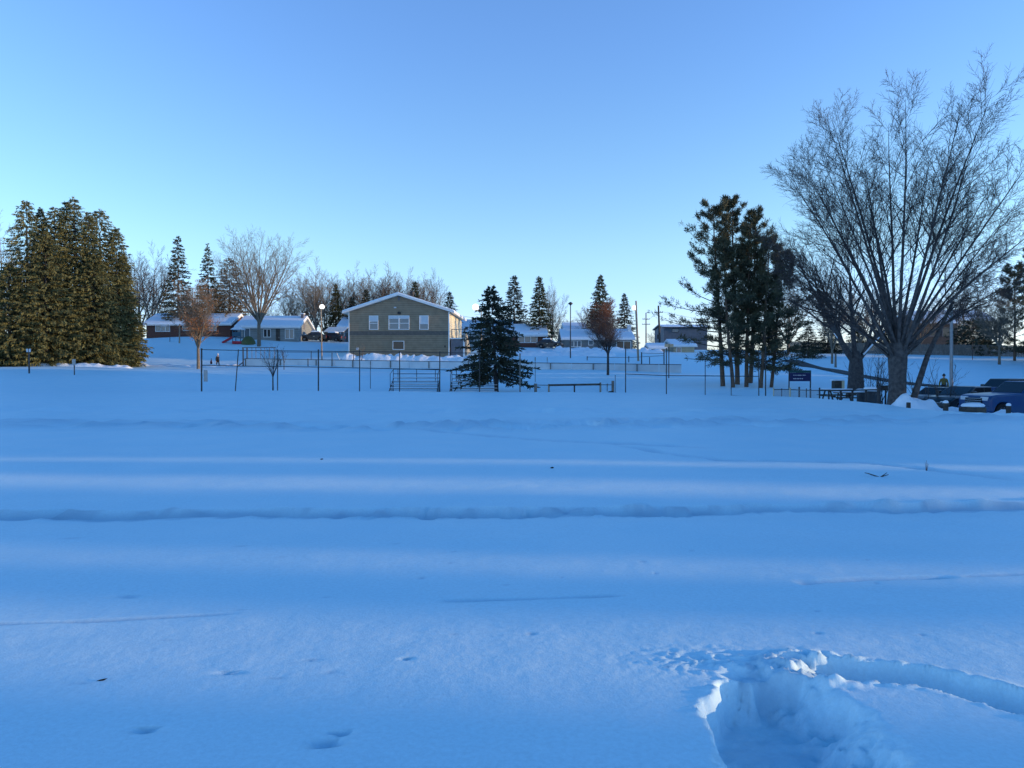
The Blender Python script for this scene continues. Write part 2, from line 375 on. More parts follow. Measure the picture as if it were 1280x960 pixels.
        d2, _ = poly_dist(X, Y, arm); xa, xb = gpt(982, 834)[0], gpt(1092, 834)[0]
        ramp = np.clip((X - xa + .10 * mid) / (xb - xa), 0, 1); wl = .125 + .05 * (1 - ramp)
        cut2 = sstep(wl + .035, wl - .045, d2 + jag * (.6 + 1.0 * (1 - ramp)))
        # small hollow left of the ramp
        hx, hy = gpt(938, 842); h3 = np.exp(-(((X - hx) / .13) ** 2 + ((Y - hy) / .09) ** 2) ** 2)
        zz -= np.maximum(cut * .21, np.maximum(cut2 * ramp * .23, h3 * .045))
        rough = np.exp(-(((X - gpt(1022, 832)[0]) / .27) ** 2 + ((Y - gpt(1022, 832)[1]) / .22) ** 2) ** 2)
        chunk = .5 - np.abs(fbm(X / .11, Y / .09, 3, 91)); zz += rough * (.034 * mid + .060 * chunk + .022 * fine) + rough * .02
        zz += np.maximum(cut, cut2) * .007 * (mid + .9 * fine)
        zz += .022 * np.exp(-((d2 - wl - .03) / .035) ** 2) * np.clip(chunk + .2, 0, 1) * (1 - cut2)
        # floor lumps at the near end of the pit
        nl = sstep(3.05, 2.75, Y) * cut; zz += nl * .05 * mid
        # crumbs thrown out to the left and a frayed lip
        cx, cy = gpt(885, 824); cr_ = np.exp(-(((X - cx) / .34) ** 2 + ((Y - cy) / .17) ** 2)) * (1 - np.maximum(cut, h3))
        zz += cr_ * .024 * np.clip(.45 - 1.3 * np.abs(fbm(X / .08, Y / .06, 3, 81)), -.3, 1)
        d4, _ = poly_dist(X, Y, [gpt(884, 890), gpt(900, 862), gpt(930, 845), gpt(985, 818)])
        zz += .016 * np.exp(-(d4 / .07) ** 2) * (.6 + 1.2 * (.5 - np.abs(fbm(X / .07, Y / .05, 3, 93)))) * (1 - cut)
        z[k] += zz; tread_shade[k] += .55 * np.maximum(cut, cut2) * (.7 + .3 * mid) + .3 * h3  # shade of the pit and trench painted in with the packed snow
    return z

def axis(fine, lo, hi, step, grow):
    a = list(np.arange(fine[0], fine[1], step)); b = []; s = step; v = a[-1]
    while v < hi: s *= grow; v += s; b.append(v)
    c = []; s = step; v = a[0]
    while v > lo: s *= grow; v -= s; c.append(v)
    return np.array(c[::-1] + a + b)
xs = axis((.2, 2.8), -420, 420, .016, 1.027); ys = axis((2.5, 4.5), -200, 420, .013, 1.018)
ys = np.concatenate([ys[ys < -3][::9], ys[ys >= -3]])
gx, gy = np.meshgrid(xs, ys); tread_shade = np.zeros(gx.shape); gzz = base_z(gx, gy) + snow_detail(gx, gy, tread_shade)
nx, ny = len(xs), len(ys); idx = np.arange(nx * ny).reshape(ny, nx)
q = np.stack([idx[:-1, :-1], idx[:-1, 1:], idx[1:, 1:], idx[1:, :-1]], -1).reshape(-1, 4)
snow_ground = material('field_snow', (.66, .885, .95), .55, (.72, .91, .96), .9, spec=.25)
n = snow_ground.node_tree; pb = n.nodes['Principled BSDF']
tc = n.nodes.new('ShaderNodeTexCoord')
prev = None
for sc, st, di in ((95, .25, .006), (22, .22, .010), (4.5, .25, .03)):
    t = n.nodes.new('ShaderNodeTexNoise'); t.inputs['Scale'].default_value = sc; t.inputs['Detail'].default_value = 4
    b = n.nodes.new('ShaderNodeBump'); b.inputs['Strength'].default_value = st; b.inputs['Distance'].default_value = di
    n.links.new(tc.outputs['Object'], t.inputs['Vector']); n.links.new(t.outputs[0], b.inputs['Height'])
    if prev: n.links.new(prev.outputs[0], b.inputs['Normal'])
    prev = b
n.links.new(prev.outputs[0], pb.inputs['Normal'])
# compacted snow is duller, with shade painted into track, grooves, holes and pit; fresh snow has a faint grain
at_ = n.nodes.new('ShaderNodeAttribute'); at_.attribute_name = 'trodden_shade'
old = pb.inputs['Base Color'].links[0].from_socket
gr = n.nodes.new('ShaderNodeTexNoise'); gr.inputs['Scale'].default_value = 38; gr.inputs['Detail'].default_value = 6; gr.inputs['Roughness'].default_value = .75
gm = n.nodes.new('ShaderNodeMapRange'); gm.inputs[1].default_value = .3; gm.inputs[2].default_value = .7; gm.inputs[3].default_value = .90; gm.inputs[4].default_value = 1.06
n.links.new(tc.outputs['Object'], gr.inputs['Vector']); n.links.new(gr.outputs[0], gm.inputs[0])
g_ = n.nodes.new('ShaderNodeMix'); g_.data_type = 'RGBA'; g_.blend_type = 'MULTIPLY'; g_.inputs[0].default_value = 1
n.links.new(old, g_.inputs[6]); n.links.new(gm.outputs[0], g_.inputs[7])
mx = n.nodes.new('ShaderNodeMix'); mx.data_type = 'RGBA'; mx.inputs[7].default_value = (.40, .54, .64, 1)
n.links.new(at_.outputs['Fac'], mx.inputs[0]); n.links.new(g_.outputs[2], mx.inputs[6]); n.links.new(mx.outputs[2], pb.inputs['Base Color'])
me_ = mesh_np('snow_field', np.stack([gx, gy, gzz], -1), q, smooth=True)
me_.attributes.new('trodden_shade', 'FLOAT', 'POINT').data.foreach_set('value', np.clip(tread_shade, 0, 1).astype(np.float32).ravel())
tag(link('snow_field', me_, snow_ground), kind='structure')

def strip(name, line, width, m, lift=.05, step=1.0):
    """a sheet laid along a line over the ground"""
    pl = [Vector(p) for p in line]; out = []
    for i in range(len(pl) - 1):
        L = (pl[i + 1] - pl[i]).length; k = max(1, int(L / step))
        out += [pl[i].lerp(pl[i + 1], j / k) for j in range(k)]
    out.append(pl[-1]); mb = MB(); vs = []; nn = 4
    for i, p in enumerate(out):
        d = (out[min(i + 1, len(out) - 1)] - out[max(i - 1, 0)]); d.z = 0; d.normalize(); sd_ = Vector((-d.y, d.x, 0))
        for j in range(nn + 1):
            s = p + sd_ * width * (j / nn - .5); vs.append((s.x, s.y, gz(s.x, s.y) + lift))
    fs = [(i * (nn + 1) + j, i * (nn + 1) + j + 1, (i + 1) * (nn + 1) + j + 1, (i + 1) * (nn + 1) + j) for i in range(len(out) - 1) for j in range(nn)]
    mb.add(vs, fs); return tag(mb.build(name, m, smooth=True), kind='structure')
def g2(px, Y): p = ground(px, Y); return (p.x, p.y, 0)
strip('path', [g2(985, 101), g2(1010, 94), g2(1060, 80), g2(1110, 73), g2(1160, 68), g2(1225, 64), g2(1330, 60)], 2.6, 'asphalt', .07)

def snow_bank(px0, px1, Y, h, depth, seed, label=None, Y1=None, n=None):
    """a shovelled ridge of lumpy snow on the ground"""
    Y1 = Y if Y1 is None else Y1
    a, b = ground(px0, Y), ground(px1, Y1); L = (b - a).length; nn = n or max(12, int(L / .22)); mm = 14
    d = (b - a); d.z = 0; d.normalize(); sd_ = Vector((-d.y, d.x, 0))
    u, v = np.meshgrid(np.linspace(0, 1, nn), np.linspace(-1, 1, mm))
    X = a.x + d.x * u * L + sd_.x * v * depth; Y_ = a.y + d.y * u * L + sd_.y * v * depth
    prof = np.clip(1 - v ** 2, 0, 1) ** .8 * np.clip(np.minimum(u, 1 - u) * L / .6, 0, 1) ** .5
    hh = h * prof * (.7 + .35 * vnoise(X / 1.3, Y_ / 1.2, seed) + .28 * fbm(X / .45, Y_ / .45, 3, seed + 3))
    Z = base_z(X, Y_) - .12 + np.maximum(hh, 0) + .1 * prof
    ii = np.arange(nn * mm).reshape(mm, nn)
    q_ = np.stack([ii[:-1, :-1], ii[:-1, 1:], ii[1:, 1:], ii[1:, :-1]], -1)
    o = link('snow_bank', mesh_np('snow_bank', np.stack([X, Y_, Z], -1), q_, smooth=True), 'snow_lump')
    return tag(o, kind='structure')
snow_bank(428, 600, 95, .95, 1.0, 5, Y1=94)
snow_bank(160, 300, 93, .42, .8, 9)
snow_bank(20, 165, 82, .45, .8, 12)
snow_bank(640, 770, 103, .8, 1.5, 15)
snow_bank(690, 830, 113, .7, 1.5, 17)
snow_bank(1114, 1174, 33.6, .8, 1.0, 23)
snow_bank(1172, 1215, 33.4, .55, .6, 29)
snow_bank(1238, 1275, 33.6, .55, .55, 31)
snow_bank(640, 690, 86, .25, .8, 37)

# ------------------------------------------------------------------ trees
GOLD = 2.399963
def tubes(seg, sides):
    """numpy frusta for segments (p0, p1, r0, r1)"""
    a = np.array([(*s[0], *s[1], s[2], s[3]) for s in seg], dtype=np.float64)
    p0, p1, r0, r1 = a[:, :3], a[:, 3:6], a[:, 6], a[:, 7]
    d = p1 - p0; d /= np.maximum(np.linalg.norm(d, axis=1, keepdims=True), 1e-9)
    ref = np.where(np.abs(d[:, 2:3]) < .9, np.array([[0, 0, 1.]]), np.array([[1., 0, 0]]))
    u = np.cross(d, ref); u /= np.linalg.norm(u, axis=1, keepdims=True); v = np.cross(d, u)
    t = np.arange(sides) * 2 * np.pi / sides
    ring = u[:, None, :] * np.cos(t)[None, :, None] + v[:, None, :] * np.sin(t)[None, :, None]
    V = np.concatenate([p0[:, None] + ring * r0[:, None, None], p1[:, None] + ring * r1[:, None, None]], 1).reshape(-1, 3)
    i = np.arange(sides); j = (i + 1) % sides
    f = np.stack([i, j, sides + j, sides + i], -1)
    Q = (f[None] + (np.arange(len(a)) * 2 * sides)[:, None, None]).reshape(-1, 4)
    return V, Q
def seg_obj(name, seg, sides, m, parent):
    V, Q = tubes(seg, sides); return link(name, mesh_np(name, V, Q, smooth=True), m, parent)

def limb(out, rng, p, d, L, r, ns, wob, up, tip):
    """one wandering branch; returns its nodes"""
    nodes = []; p = Vector(p); d = Vector(d).normalized(); st = L / ns
    for i in range(ns):
        r0 = r * (1 - (1 - tip) * i / ns); r1 = r * (1 - (1 - tip) * (i + 1) / ns)
        d = (d + Vector((rng.gauss(0, wob), rng.gauss(0, wob), rng.gauss(0, wob) + up))).normalized()
        q_ = p + d * st; out.append((p, q_, r0, r1)); nodes.append((p, q_, d, r0, r1)); p = q_
    return nodes
def sprout(segs, rng, nodes, Lp, levels, k, rmin):
    if k >= len(levels): return
    lv = levels[k]; n_ = lv['n'] if isinstance(lv['n'], int) else rng.randint(*lv['n']); az = rng.uniform(0, 6.28)
    for i in range(n_):
        t = lv['start'] + (1 - lv['start']) * (i + rng.random()) / n_; t = min(t, .999) * len(nodes)
        a, b, d, r0, r1 = nodes[int(t)]; f = t - int(t); p = a.lerp(b, f); rr = r0 + (r1 - r0) * f
        az += GOLD + rng.gauss(0, .4); u = d.orthogonal().normalized(); v = d.cross(u)
        ang = R(lv['ang'] + rng.gauss(0, 7)); dd = d * math.cos(ang) + (u * math.cos(az) + v * math.sin(az)) * math.sin(ang)
        L = Lp * lv['ratio'] * (1.15 - .55 * t / len(nodes)) * rng.uniform(.7, 1.2)
        r = max(rmin, min(rr * .8, rr * lv.get('rr', .55)))
        nd = limb(segs[min(k + 1, 2)], rng, p, dd, L, r, lv.get('ns', 3), lv.get('wob', .08), lv.get('up', .04), .35)
        sprout(segs, rng, nd, L, levels, k + 1, rmin)
def bare_tree(name, label, cat, loc, seed, stems, levels, bark, twig, rmin=.008, leaves=None, group=None, wob=.035):
    """stems: (start z, azimuth, lean degrees, length, radius); thing > trunk, crown"""
    rng = random.Random(seed); root = thing(name, label, cat, loc, 0, group); segs = ([], [], [])
    for base, az, lean, L, r, ns, up in stems:
        d = Vector((math.cos(az) * math.sin(R(lean)), math.sin(az) * math.sin(R(lean)), math.cos(R(lean))))
        nd = limb(segs[0], rng, base, d, L, r, ns, wob, up, .07 if len(stems) > 1 else .2)
        sprout(segs, rng, nd, L, levels, 0, rmin)
    seg_obj('trunk', segs[0], 9, bark, root)['kind'] = 'stuff'
    if segs[1]: seg_obj('limbs', segs[1], 5, bark, root)['kind'] = 'stuff'
    if segs[2]: seg_obj('twigs', segs[2], 3, twig, root)['kind'] = 'stuff'
    if leaves:
        num, size, m, keep = leaves; tr = []
        for s in rng.sample(segs[2], min(num, len(segs[2]))):
            p = s[1]
            if not keep(p): continue
            for _ in range(3):
                q_ = p + Vector([rng.gauss(0, size) for _ in range(3)])
                a = Vector([rng.gauss(0, 1) for _ in range(3)]).normalized(); b = a.orthogonal().normalized()
                tr += [q_, q_ + a * size + b * size * .5, q_ + a * size * 1.5, q_ + a * size - b * size * .5]
        tr = np.array([tuple(p) for p in tr]); link('leaves', mesh_np('leaves', tr, np.arange(len(tr)).reshape(-1, 4)), m, root)['kind'] = 'stuff'
    return root

def sprays(rng, p, d, n_, size, spread, droop, width=.42):
    """flat needle sprays along branch points p (k x 3) with outward directions d"""
    k = len(p); dirs = d * rng.uniform(.35, 1.0, (k, 1)) + rng.normal(0, spread, (k, 3)); dirs[:, 2] -= droop
    dirs /= np.linalg.norm(dirs, axis=1, keepdims=True)
    l = size * rng.uniform(.55, 1.3, (k, 1)); wv = np.cross(dirs, rng.normal(0, 1, (k, 3))); wv /= np.maximum(np.linalg.norm(wv, axis=1, keepdims=True), 1e-6)
    wv *= l * width * .5
    return np.stack([p - dirs * l * .2, p + dirs * l * .35 + wv, p + dirs * l, p + dirs * l * .35 - wv], 1).reshape(-1, 3)
def spruce(name, label, cat, loc, seed, H, Rad, clear=.03, whorls=46, nb=8, per=15, size=.5, droop=.28, prof=.85, m='spruce', bark='bark_dark', rag=.25, width=.42, group=None, uptip=.25, lean=0, hang=.12):
    rng = np.random.default_rng(seed); root = thing(name, label, cat, loc, 0, group); V = []; br = []
    for wz in range(whorls):
        t = (wz + rng.random() * .6) / whorls; z = H * (clear + (1 - clear) * t)
        env = Rad * min(1, .72 + 2.2 * t) * (1 - t) ** prof + .10
        for b in range(nb):
            az = wz * GOLD + b * 2 * np.pi / nb + rng.normal(0, .25); L = env * (1 - rag + rag * 1.5 * rng.random() ** .8)
            o = np.array([np.cos(az), np.sin(az), 0]); dr = droop * (1 - .9 * t) + rng.normal(0, .05)
            k = max(3, int(per * (.25 + .75 * L / Rad))); s = rng.uniform(.12, 1.0, k) ** .7
            pz = z + L * (-dr * s + uptip * dr * s ** 3)
            p = o * (L * s)[:, None]; p[:, 2] = pz + rng.normal(0, .55 * H / whorls); p += rng.normal(0, .05 * size, (k, 3)); p[:, 0] += lean * z
            dd = np.tile(o, (k, 1)); dd[:, 2] = -dr * .4
            V.append(sprays(rng, p, dd, k, size * (.75 + .35 * (1 - t)), .42, hang, width))
            if b % 2 == 0 or nb < 6: br.append(((lean * z, 0, z), (o[0] * L * .85 + lean * z, o[1] * L * .85, z - L * dr * .7), .012 + .02 * (1 - t), .008))
    top = np.array([[lean * H, 0, H - .1]] * 10) + rng.normal(0, .08, (10, 3))
    V.append(sprays(rng, top, np.tile([0, 0, 1.], (10, 1)), 10, size * .7, .3, -.3, .3))
    V = np.concatenate(V)
    link('crown', mesh_np('crown', V, np.arange(len(V)).reshape(-1, 4)), m, root)['kind'] = 'stuff'
    r0 = .018 * H + .03
    tr = [((lean * H * a, 0, -.3 + (H + .3) * a), (lean * H * b_, 0, -.3 + (H + .3) * b_), r0 * (1 - .95 * a), r0 * (1 - .95 * b_)) for a, b_ in zip(np.linspace(0, .9, 7), np.linspace(.15, 1.0, 7))]
    seg_obj('trunk', tr, 8, bark, root); seg_obj('branches', br, 3, bark, root)['kind'] = 'stuff'
    return root

def pine(name, label, loc, seed, H, Rad, clear=.38, lean=(0, 0), nbr=46, bend=0, group=None, skew=0):
    """tall pine: bare stem, upswept limbs that end in needle tufts"""
    rng = random.Random(seed); nrg = np.random.default_rng(seed); root = thing(name, label, 'pine tree', loc, 0, group)
    d = Vector((lean[0], lean[1], 1)).normalized(); tr = []; limbs = []; tp = []; td = []
    nd = limb(tr, rng, (0, 0, -.3), d, H, .0135 * H, 14, .012, .01, .12)
    for i in range(nbr):
        low = rng.random() < .16; t = rng.uniform(.16, clear) if low else clear + (1 - clear) * ((i + rng.random()) / nbr) ** .9
        t = min(t, .995); q_ = t * len(nd); a, b, dd, r0, r1 = nd[int(q_)]; p = a.lerp(b, q_ - int(q_)); az = i * GOLD + rng.gauss(0, .5)
        tt = (t - clear) / (1 - clear)
        env = Rad * (.55 if low else (1.0 - .75 * max(0, tt)) * min(1, .75 + tt)); L = env * rng.uniform(.6, 1.12) * (1 + skew * -math.cos(az))
        o = Vector((math.cos(az), math.sin(az), (-.15 if low else .12) + .45 * max(0, tt)))
        bn = limb(limbs, rng, p, o, L, max(.018, r0 * .33), 5, .09, .045 if not low else .02, .3)
        sub = [bn]
        for _ in range(5 if not low else 3):
            j = rng.randint(1, 4); s0, s1, sd0, sr0, sr1 = bn[j]; side = sd0.cross(Vector((0, 0, 1))) * rng.choice((-1, 1))
            sub.append(limb(limbs, rng, s0, sd0 + side * rng.uniform(.4, .9) + Vector((0, 0, .15)), L * rng.uniform(.25, .45), .014, 3, .1, .08, .4))
        for c in sub:
            for s0, s1, sd0, _, _ in (c[2:] if len(c) > 3 else c[1:]):
                for _ in range(2 if not low and rng.random() < .55 else 1):
                    tp.append(s0.lerp(s1, rng.random())); td.append(sd0)
    tp = np.array([tuple(p) for p in tp]); td = np.array([tuple(p) for p in td]); k = 12
    pp = np.repeat(tp, k, 0) + nrg.normal(0, .10, (len(tp) * k, 3)); dq = np.repeat(td, k, 0); dq[:, 2] += .25
    V = sprays(nrg, pp, dq, len(pp), .31, .62, 0, .17)
    link('crown', mesh_np('crown', V, np.arange(len(V)).reshape(-1, 4)), 'pine', root)['kind'] = 'stuff'
    seg_obj('trunk', tr, 9, 'bark_pine', root); seg_obj('limbs', limbs, 4, 'bark_dark', root)['kind'] = 'stuff'
    return root

# --- the dense clump of spruces on the left
G1 = 'spruces of the dense clump on the left'
for i, (px, top, Y, Rd, sd_, lab) in enumerate((
        (37, 252, 85, 4.4, 1, 'leftmost tall olive spruce of the dense clump, its spire standing apart'),
        (54, 261, 90, 3.4, 2, 'thin spruce spire just right of the leftmost tall spruce in the clump'),
        (70, 261, 86, 3.8, 3, 'blunt topped spruce left of centre in the dense clump'),
        (83, 253, 89, 3.9, 4, 'spruce just left of the highest spire in the dense clump'),
        (98, 247, 85, 5.0, 5, 'highest spruce at the centre of the dense clump on the left'),
        (128, 262, 87, 4.4, 6, 'pointed spruce right of the highest spire in the dense clump'),
        (147, 285, 86, 3.5, 7, 'shorter spruce on the right shoulder of the dense clump'),
        (154, 318, 89, 2.7, 8, 'rightmost low spruce of the dense clump, beside the brick house'),
        (113, 266, 84, 4.2, 17, 'spruce filling the gap between the highest spire and the pointed one in the clump'),
        (58, 292, 82, 4.6, 18, 'broad spruce low in front of the left half of the dense clump'),
        (118, 320, 81, 4.4, 19, 'broad low spruce in front of the right half of the dense clump'),
        (12, 330, 84, 3.2, 9, 'low spruce skirting the left edge of the dense clump'))):
    Y = Y * .3 + .7 * (81.5 + (px - 30) * .085); p = ground(px, Y); H = at(px, top, Y).z - p.z
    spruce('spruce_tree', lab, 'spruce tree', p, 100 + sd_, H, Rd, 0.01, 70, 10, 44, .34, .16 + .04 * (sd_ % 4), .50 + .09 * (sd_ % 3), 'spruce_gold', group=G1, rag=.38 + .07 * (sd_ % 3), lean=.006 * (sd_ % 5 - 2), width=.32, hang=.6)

# --- single spruces and far conifers
G2 = 'conifers behind the houses'
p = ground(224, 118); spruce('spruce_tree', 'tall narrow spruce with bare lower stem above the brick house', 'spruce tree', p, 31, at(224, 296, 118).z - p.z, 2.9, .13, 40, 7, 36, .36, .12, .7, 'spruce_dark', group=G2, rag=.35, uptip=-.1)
p = ground(261, 124); spruce('spruce_tree', 'dark spruce right of the tall narrow one, behind the orange leaved tree', 'spruce tree', p, 32, at(261, 307, 124).z - p.z, 3.0, .03, 36, 9, 36, .35, .2, .8, 'spruce', group=G2)
p = ground(288, 122); spruce('larch_tree', 'dense brownish larch half hidden behind the big bare tree', 'larch tree', p, 33, at(288, 322, 122).z - p.z, 3.9, .02, 44, 10, 34, .32, .1, .45, 'larch', group=G2, rag=.4)
far = spruce('spruce_tree', 'dark spruce standing behind the left slope of the tan building roof', 'spruce tree', ground(420, 135), 34, 13, 2.6, .03, 54, 8, 34, .36, .2, .85, 'spruce', group=G2, rag=.55, width=.36)
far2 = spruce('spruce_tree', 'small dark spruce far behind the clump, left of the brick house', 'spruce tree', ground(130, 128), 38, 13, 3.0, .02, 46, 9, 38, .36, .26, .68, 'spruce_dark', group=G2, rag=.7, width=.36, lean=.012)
def place_far(px, top, Y, label, rz, src=far, h=13, wide=1):
    p = ground(px, Y); s = (at(px, top, Y).z - p.z) / h; return dup(src, p, rz, label, (s * wide, s * wide, s))
p = ground(420, 135); s = (at(420, 355, 135).z - p.z) / 13; far.scale = (s, s, s)
place_far(458, 362, 128, 'spruce behind the left half of the tan building gable', 1.1, src=far2)
place_far(519, 352, 140, 'spruce peaking above the right slope of the tan building roof', 2.0)
place_far(563, 365, 134, 'spruce at the right eave of the tan building, open sky beside it', 3.3, src=far2, wide=1.1)
place_far(643, 345, 130, 'left one of the two tall spruces behind the white and brick bungalow', 4.1, src=far2, wide=1.1)
place_far(674, 346, 127, 'right one of the two tall spruces behind the white and brick bungalow', 5.2, wide=1.25)
place_far(750, 344, 136, 'tall spruce above the red brown crown behind the blue grey bungalow', .4, wide=1.25)
place_far(781, 367, 132, 'shorter spruce right of the red brown crown, beside the wooden pole', 2.7, src=far2)
p = ground(130, 128); s = (at(130, 395, 128).z - p.z) / 13; far2.scale = (s * 1.3, s * 1.3, s)
place_far(1010, 408, 104, 'low brownish spruce on the slope behind the park sign', 5.0, src=far2, wide=2.0)
place_far(1035, 395, 116, 'dark spruce left of the path top on the slope', 3.6, src=far2, wide=1.7)
place_far(1110, 402, 125, 'low spruce behind the board fence, through the maple stems', 4.9, wide=2.0)
place_far(965, 400, 110, 'low dark spruce behind the pine trunks', .7, wide=2.0)
place_far(1072, 390, 122, 'spruce at the top of the slope behind the forked tree', 1.9, wide=1.6)
place_far(243, 380, 128, 'dark spruce half hidden behind the orange leaved tree', 1.4, src=far2, wide=1.5)
place_far(440, 372, 132, 'fuller dark spruce against the left eave of the tan building', 5.6, src=far2, wide=1.3)
place_far(384, 388, 138, 'low spruce behind the round bare tree and the snowed in cars', 2.9, wide=1.6)
# the spruce by the bleachers
p = ground(621, 56.5); spruce('spruce_tree', 'dark ragged spruce on a bare leaning trunk between the bleachers and the low rail', 'spruce tree', p, 45, at(614, 359, 56.5).z - p.z, 3.1, .15, 36, 9, 84, .28, .22, .76, 'spruce_dark', width=.34, rag=.75, uptip=.0, lean=-.055)

# --- pines on the right
G3 = 'tall pines behind the ball field fence'
for (px, row, Y, top, tpx, Rd, sd_, cl, sk, lab) in (
        (904, 482, 63, 260, 896, 5.3, 11, 0.24, .2, 'leftmost pine of the group, spreading its limbs towards the open sky'),
        (917, 484, 61, 300, 905, 3.0, 12, 0.30, .2, 'pine with a slanting trunk, second from the left of the group'),
        (922, 482, 65, 249, 922, 3.6, 13, 0.30, 0, 'tallest pine with a straight trunk, third from the left of the group'),
        (933, 484, 62, 285, 936, 2.8, 14, 0.33, 0, 'slim pine in the middle of the group'),
        (938, 483, 66, 268, 950, 3.4, 15, 0.28, -.1, 'pine leaning right out of the middle of the group'),
        (951, 485, 61, 300, 965, 3.2, 16, 0.22, -.2, 'stout pine right of the middle, leaning right'),
        (964, 485, 62, 318, 985, 3.4, 17, 0.18, -.3, 'rightmost pine of the group with low drooping limbs')):
    p = ground(px, Y); t = at(tpx, top, Y); H = t.z - p.z + .3
    pine('pine_tree', lab, p, sd_, H, Rd, cl, ((t.x - p.x) / H, 0), 62, group=G3, skew=sk)
p = ground(1268, 104); pine('pine_tree', 'dark pine above the board fence at the right edge', p, 21, 13.8, 5.6, .12, (0, 0), 95)
p = ground(1290, 100); pine('pine_tree', 'big pine cut off by the right edge of the frame', p, 22, 16, 4.2, .2, (-.02, 0), 55)
p = ground(1216, 116); spruce('evergreen_shrub', 'broad snow dusted evergreen shrub behind the board fence', 'shrub', p, 46, 5.6, 4.6, 0, 26, 9, 14, .6, .1, .4, 'spruce_dark', rag=.4)

# --- bare trees
LV = [dict(n=13, start=.22, ang=36, ratio=.42, rr=.55, ns=5, up=.05, wob=.06), dict(n=9, start=.15, ang=34, ratio=.42, rr=.5, ns=3, up=.04, wob=.09), dict(n=6, start=.15, ang=32, ratio=.45, rr=.6, ns=2, up=.03, wob=.1)]
LVM = [dict(n=14, start=.38, ang=33, ratio=.27, rr=.5, ns=5, up=.05, wob=.06), dict(n=11, start=.10, ang=35, ratio=.44, rr=.5, ns=3, up=.02, wob=.09), dict(n=8, start=.12, ang=34, ratio=.5, rr=.6, ns=2, up=.01, wob=.12)]
# the big many-stemmed maple on the right
st = []; mz = 2.3
NST = 32; rg = random.Random(77)
for k in range(NST):
    th = -63 + 126 * (k + .5) / NST + rg.uniform(-1.5, 1.5); f = abs(th) / 63; dep = R(rg.choice((-1, 1)) * rg.uniform(3, 30) * (1 - .5 * f))
    L = float(np.interp(abs(th), [0, 15, 25, 38, 50, 64], [12.9, 12.8, 12.2, 10.6, 8.2, 5.8])) * .855 * rg.uniform(.93, 1.04)
    th0 = R(th * .93); d_ = Vector((math.sin(th0), math.tan(dep) * math.cos(th0), math.cos(th0))).normalized()
    lean = math.degrees(math.acos(d_.z)); az = math.atan2(d_.y, d_.x)
    st.append((Vector((.30 * math.sin(th0), .2 * math.sin(dep * 2), mz + rg.uniform(-.3, .9) * (1 - f * .5))), az, lean, L, .100 - .045 * f, 13, -.014 * f))
p = ground(1122, 34)
m_ = bare_tree('maple_tree', 'huge bare maple fanning many stems beside the parked cars', 'bare tree', p, 5, st, LVM, 'bark_maple', 'twig', .0068, wob=.011)
tk = MB()
tk.lathe([(.60, -.5), (.45, .1), (.39, .7), (.38, 1.5), (.42, 2.2), (.40, 2.8), (.22, 3.4)], 14); tk.build('bole', 'bark_maple', m_, smooth=True)
tk = MB(); tk.tube((.45, -.2, -.3), (1.35, -.1, 2.4), .17, .12, 8); tk.tube((1.35, -.1, 2.4), (2.6, 0, 5.0), .12, .07, 8); tk.build('side_stem', 'bark_maple', m_, smooth=True)
# the forked tree behind it
p = ground(1070, 50)
stv = [((0, 0, 1.9), 3.3, 38, 8.5, .24, 10, .03), ((0, 0, 2.0), .1, 42, 7.5, .20, 10, .03), ((0, .1, 2.0), 1.6, 12, 8.5, .20, 10, .02), ((-.6, 0, 2.6), 3.0, 22, 8.0, .14, 9, .03), ((.5, 0, 2.6), -.2, 20, 7.5, .13, 9, .03)]
o = bare_tree('forked_tree', 'bare tree forking low into spreading snow lined limbs, left of the maple', 'bare tree', p, 8, stv, LV, 'bark_dark', 'twig', .010)
tk = MB(); tk.lathe([(.70, -.5), (.56, .3), (.50, 1.0), (.48, 1.7), (.40, 2.4), (.2, 2.9)], 12); tk.build('bole', 'bark_dark', o, smooth=True)
tk = MB()
for a, b in (((-.35, 0, 2.35), (-1.6, 0, 4.0)), ((.45, -.05, 2.45), (1.9, -.05, 4.1))): tk.tube(Vector(a) + Vector((0, -.06, .17)), Vector(b) + Vector((0, -.06, .12)), .07, .03, 6)
tk.build('limb_snow', 'snow', o, smooth=True)
# the big bare tree above the white bungalow
def one(px, Y, top, seed, name, label, lean=0, spread=.42, n=13, trunk=.3, bark='bark_pale', twig='bark_pale', rmin=.012, stems=5, group=None, leaves=None, wide=30, lv=LV, rfac=.017):
    p = ground(px, Y); H = at(px, top, Y).z - p.z; rg = random.Random(seed); fz = H * trunk * .7
    st = [((0, 0, -.3), 0, 1, fz + .5, rfac * H, 4, 0)]
    o_st = []
    for k in range(stems):
        az = k * GOLD + rg.uniform(-.3, .3); ln = rg.uniform(.35, 1) * wide if k else 4
        o_st.append(((0, 0, fz * rg.uniform(.7, 1.0)), az, ln, (H - fz) * rg.uniform(.85, 1.0) * (1 if ln < 20 else .92), rfac * H * .62, 9, .02 + ln / 1600))
    r = bare_tree(name, label, 'bare tree', p, seed, o_st, lv, bark, twig, rmin, leaves, group)
    seg = [((0, 0, -.3), (0, 0, fz * .5), rfac * H * 1.15, rfac * H), ((0, 0, fz * .5), (0, 0, fz * 1.02), rfac * H, rfac * H * .85)]
    seg_obj('bole', seg, 9, bark, r)
    return r
one(324, 108, 288, 51, 'bare_tree', 'big pale bare tree spreading over the white bungalow', stems=12, wide=44, trunk=.32, rmin=.011, rfac=.015)
G4 = 'bare trees behind the houses'
bt = one(190, 126, 312, 52, 'bare_tree', 'bare tree between the spruce clump and the tall narrow spruce', stems=6, group=G4, rmin=.014, bark='bark_grey', twig='twig', wide=34)
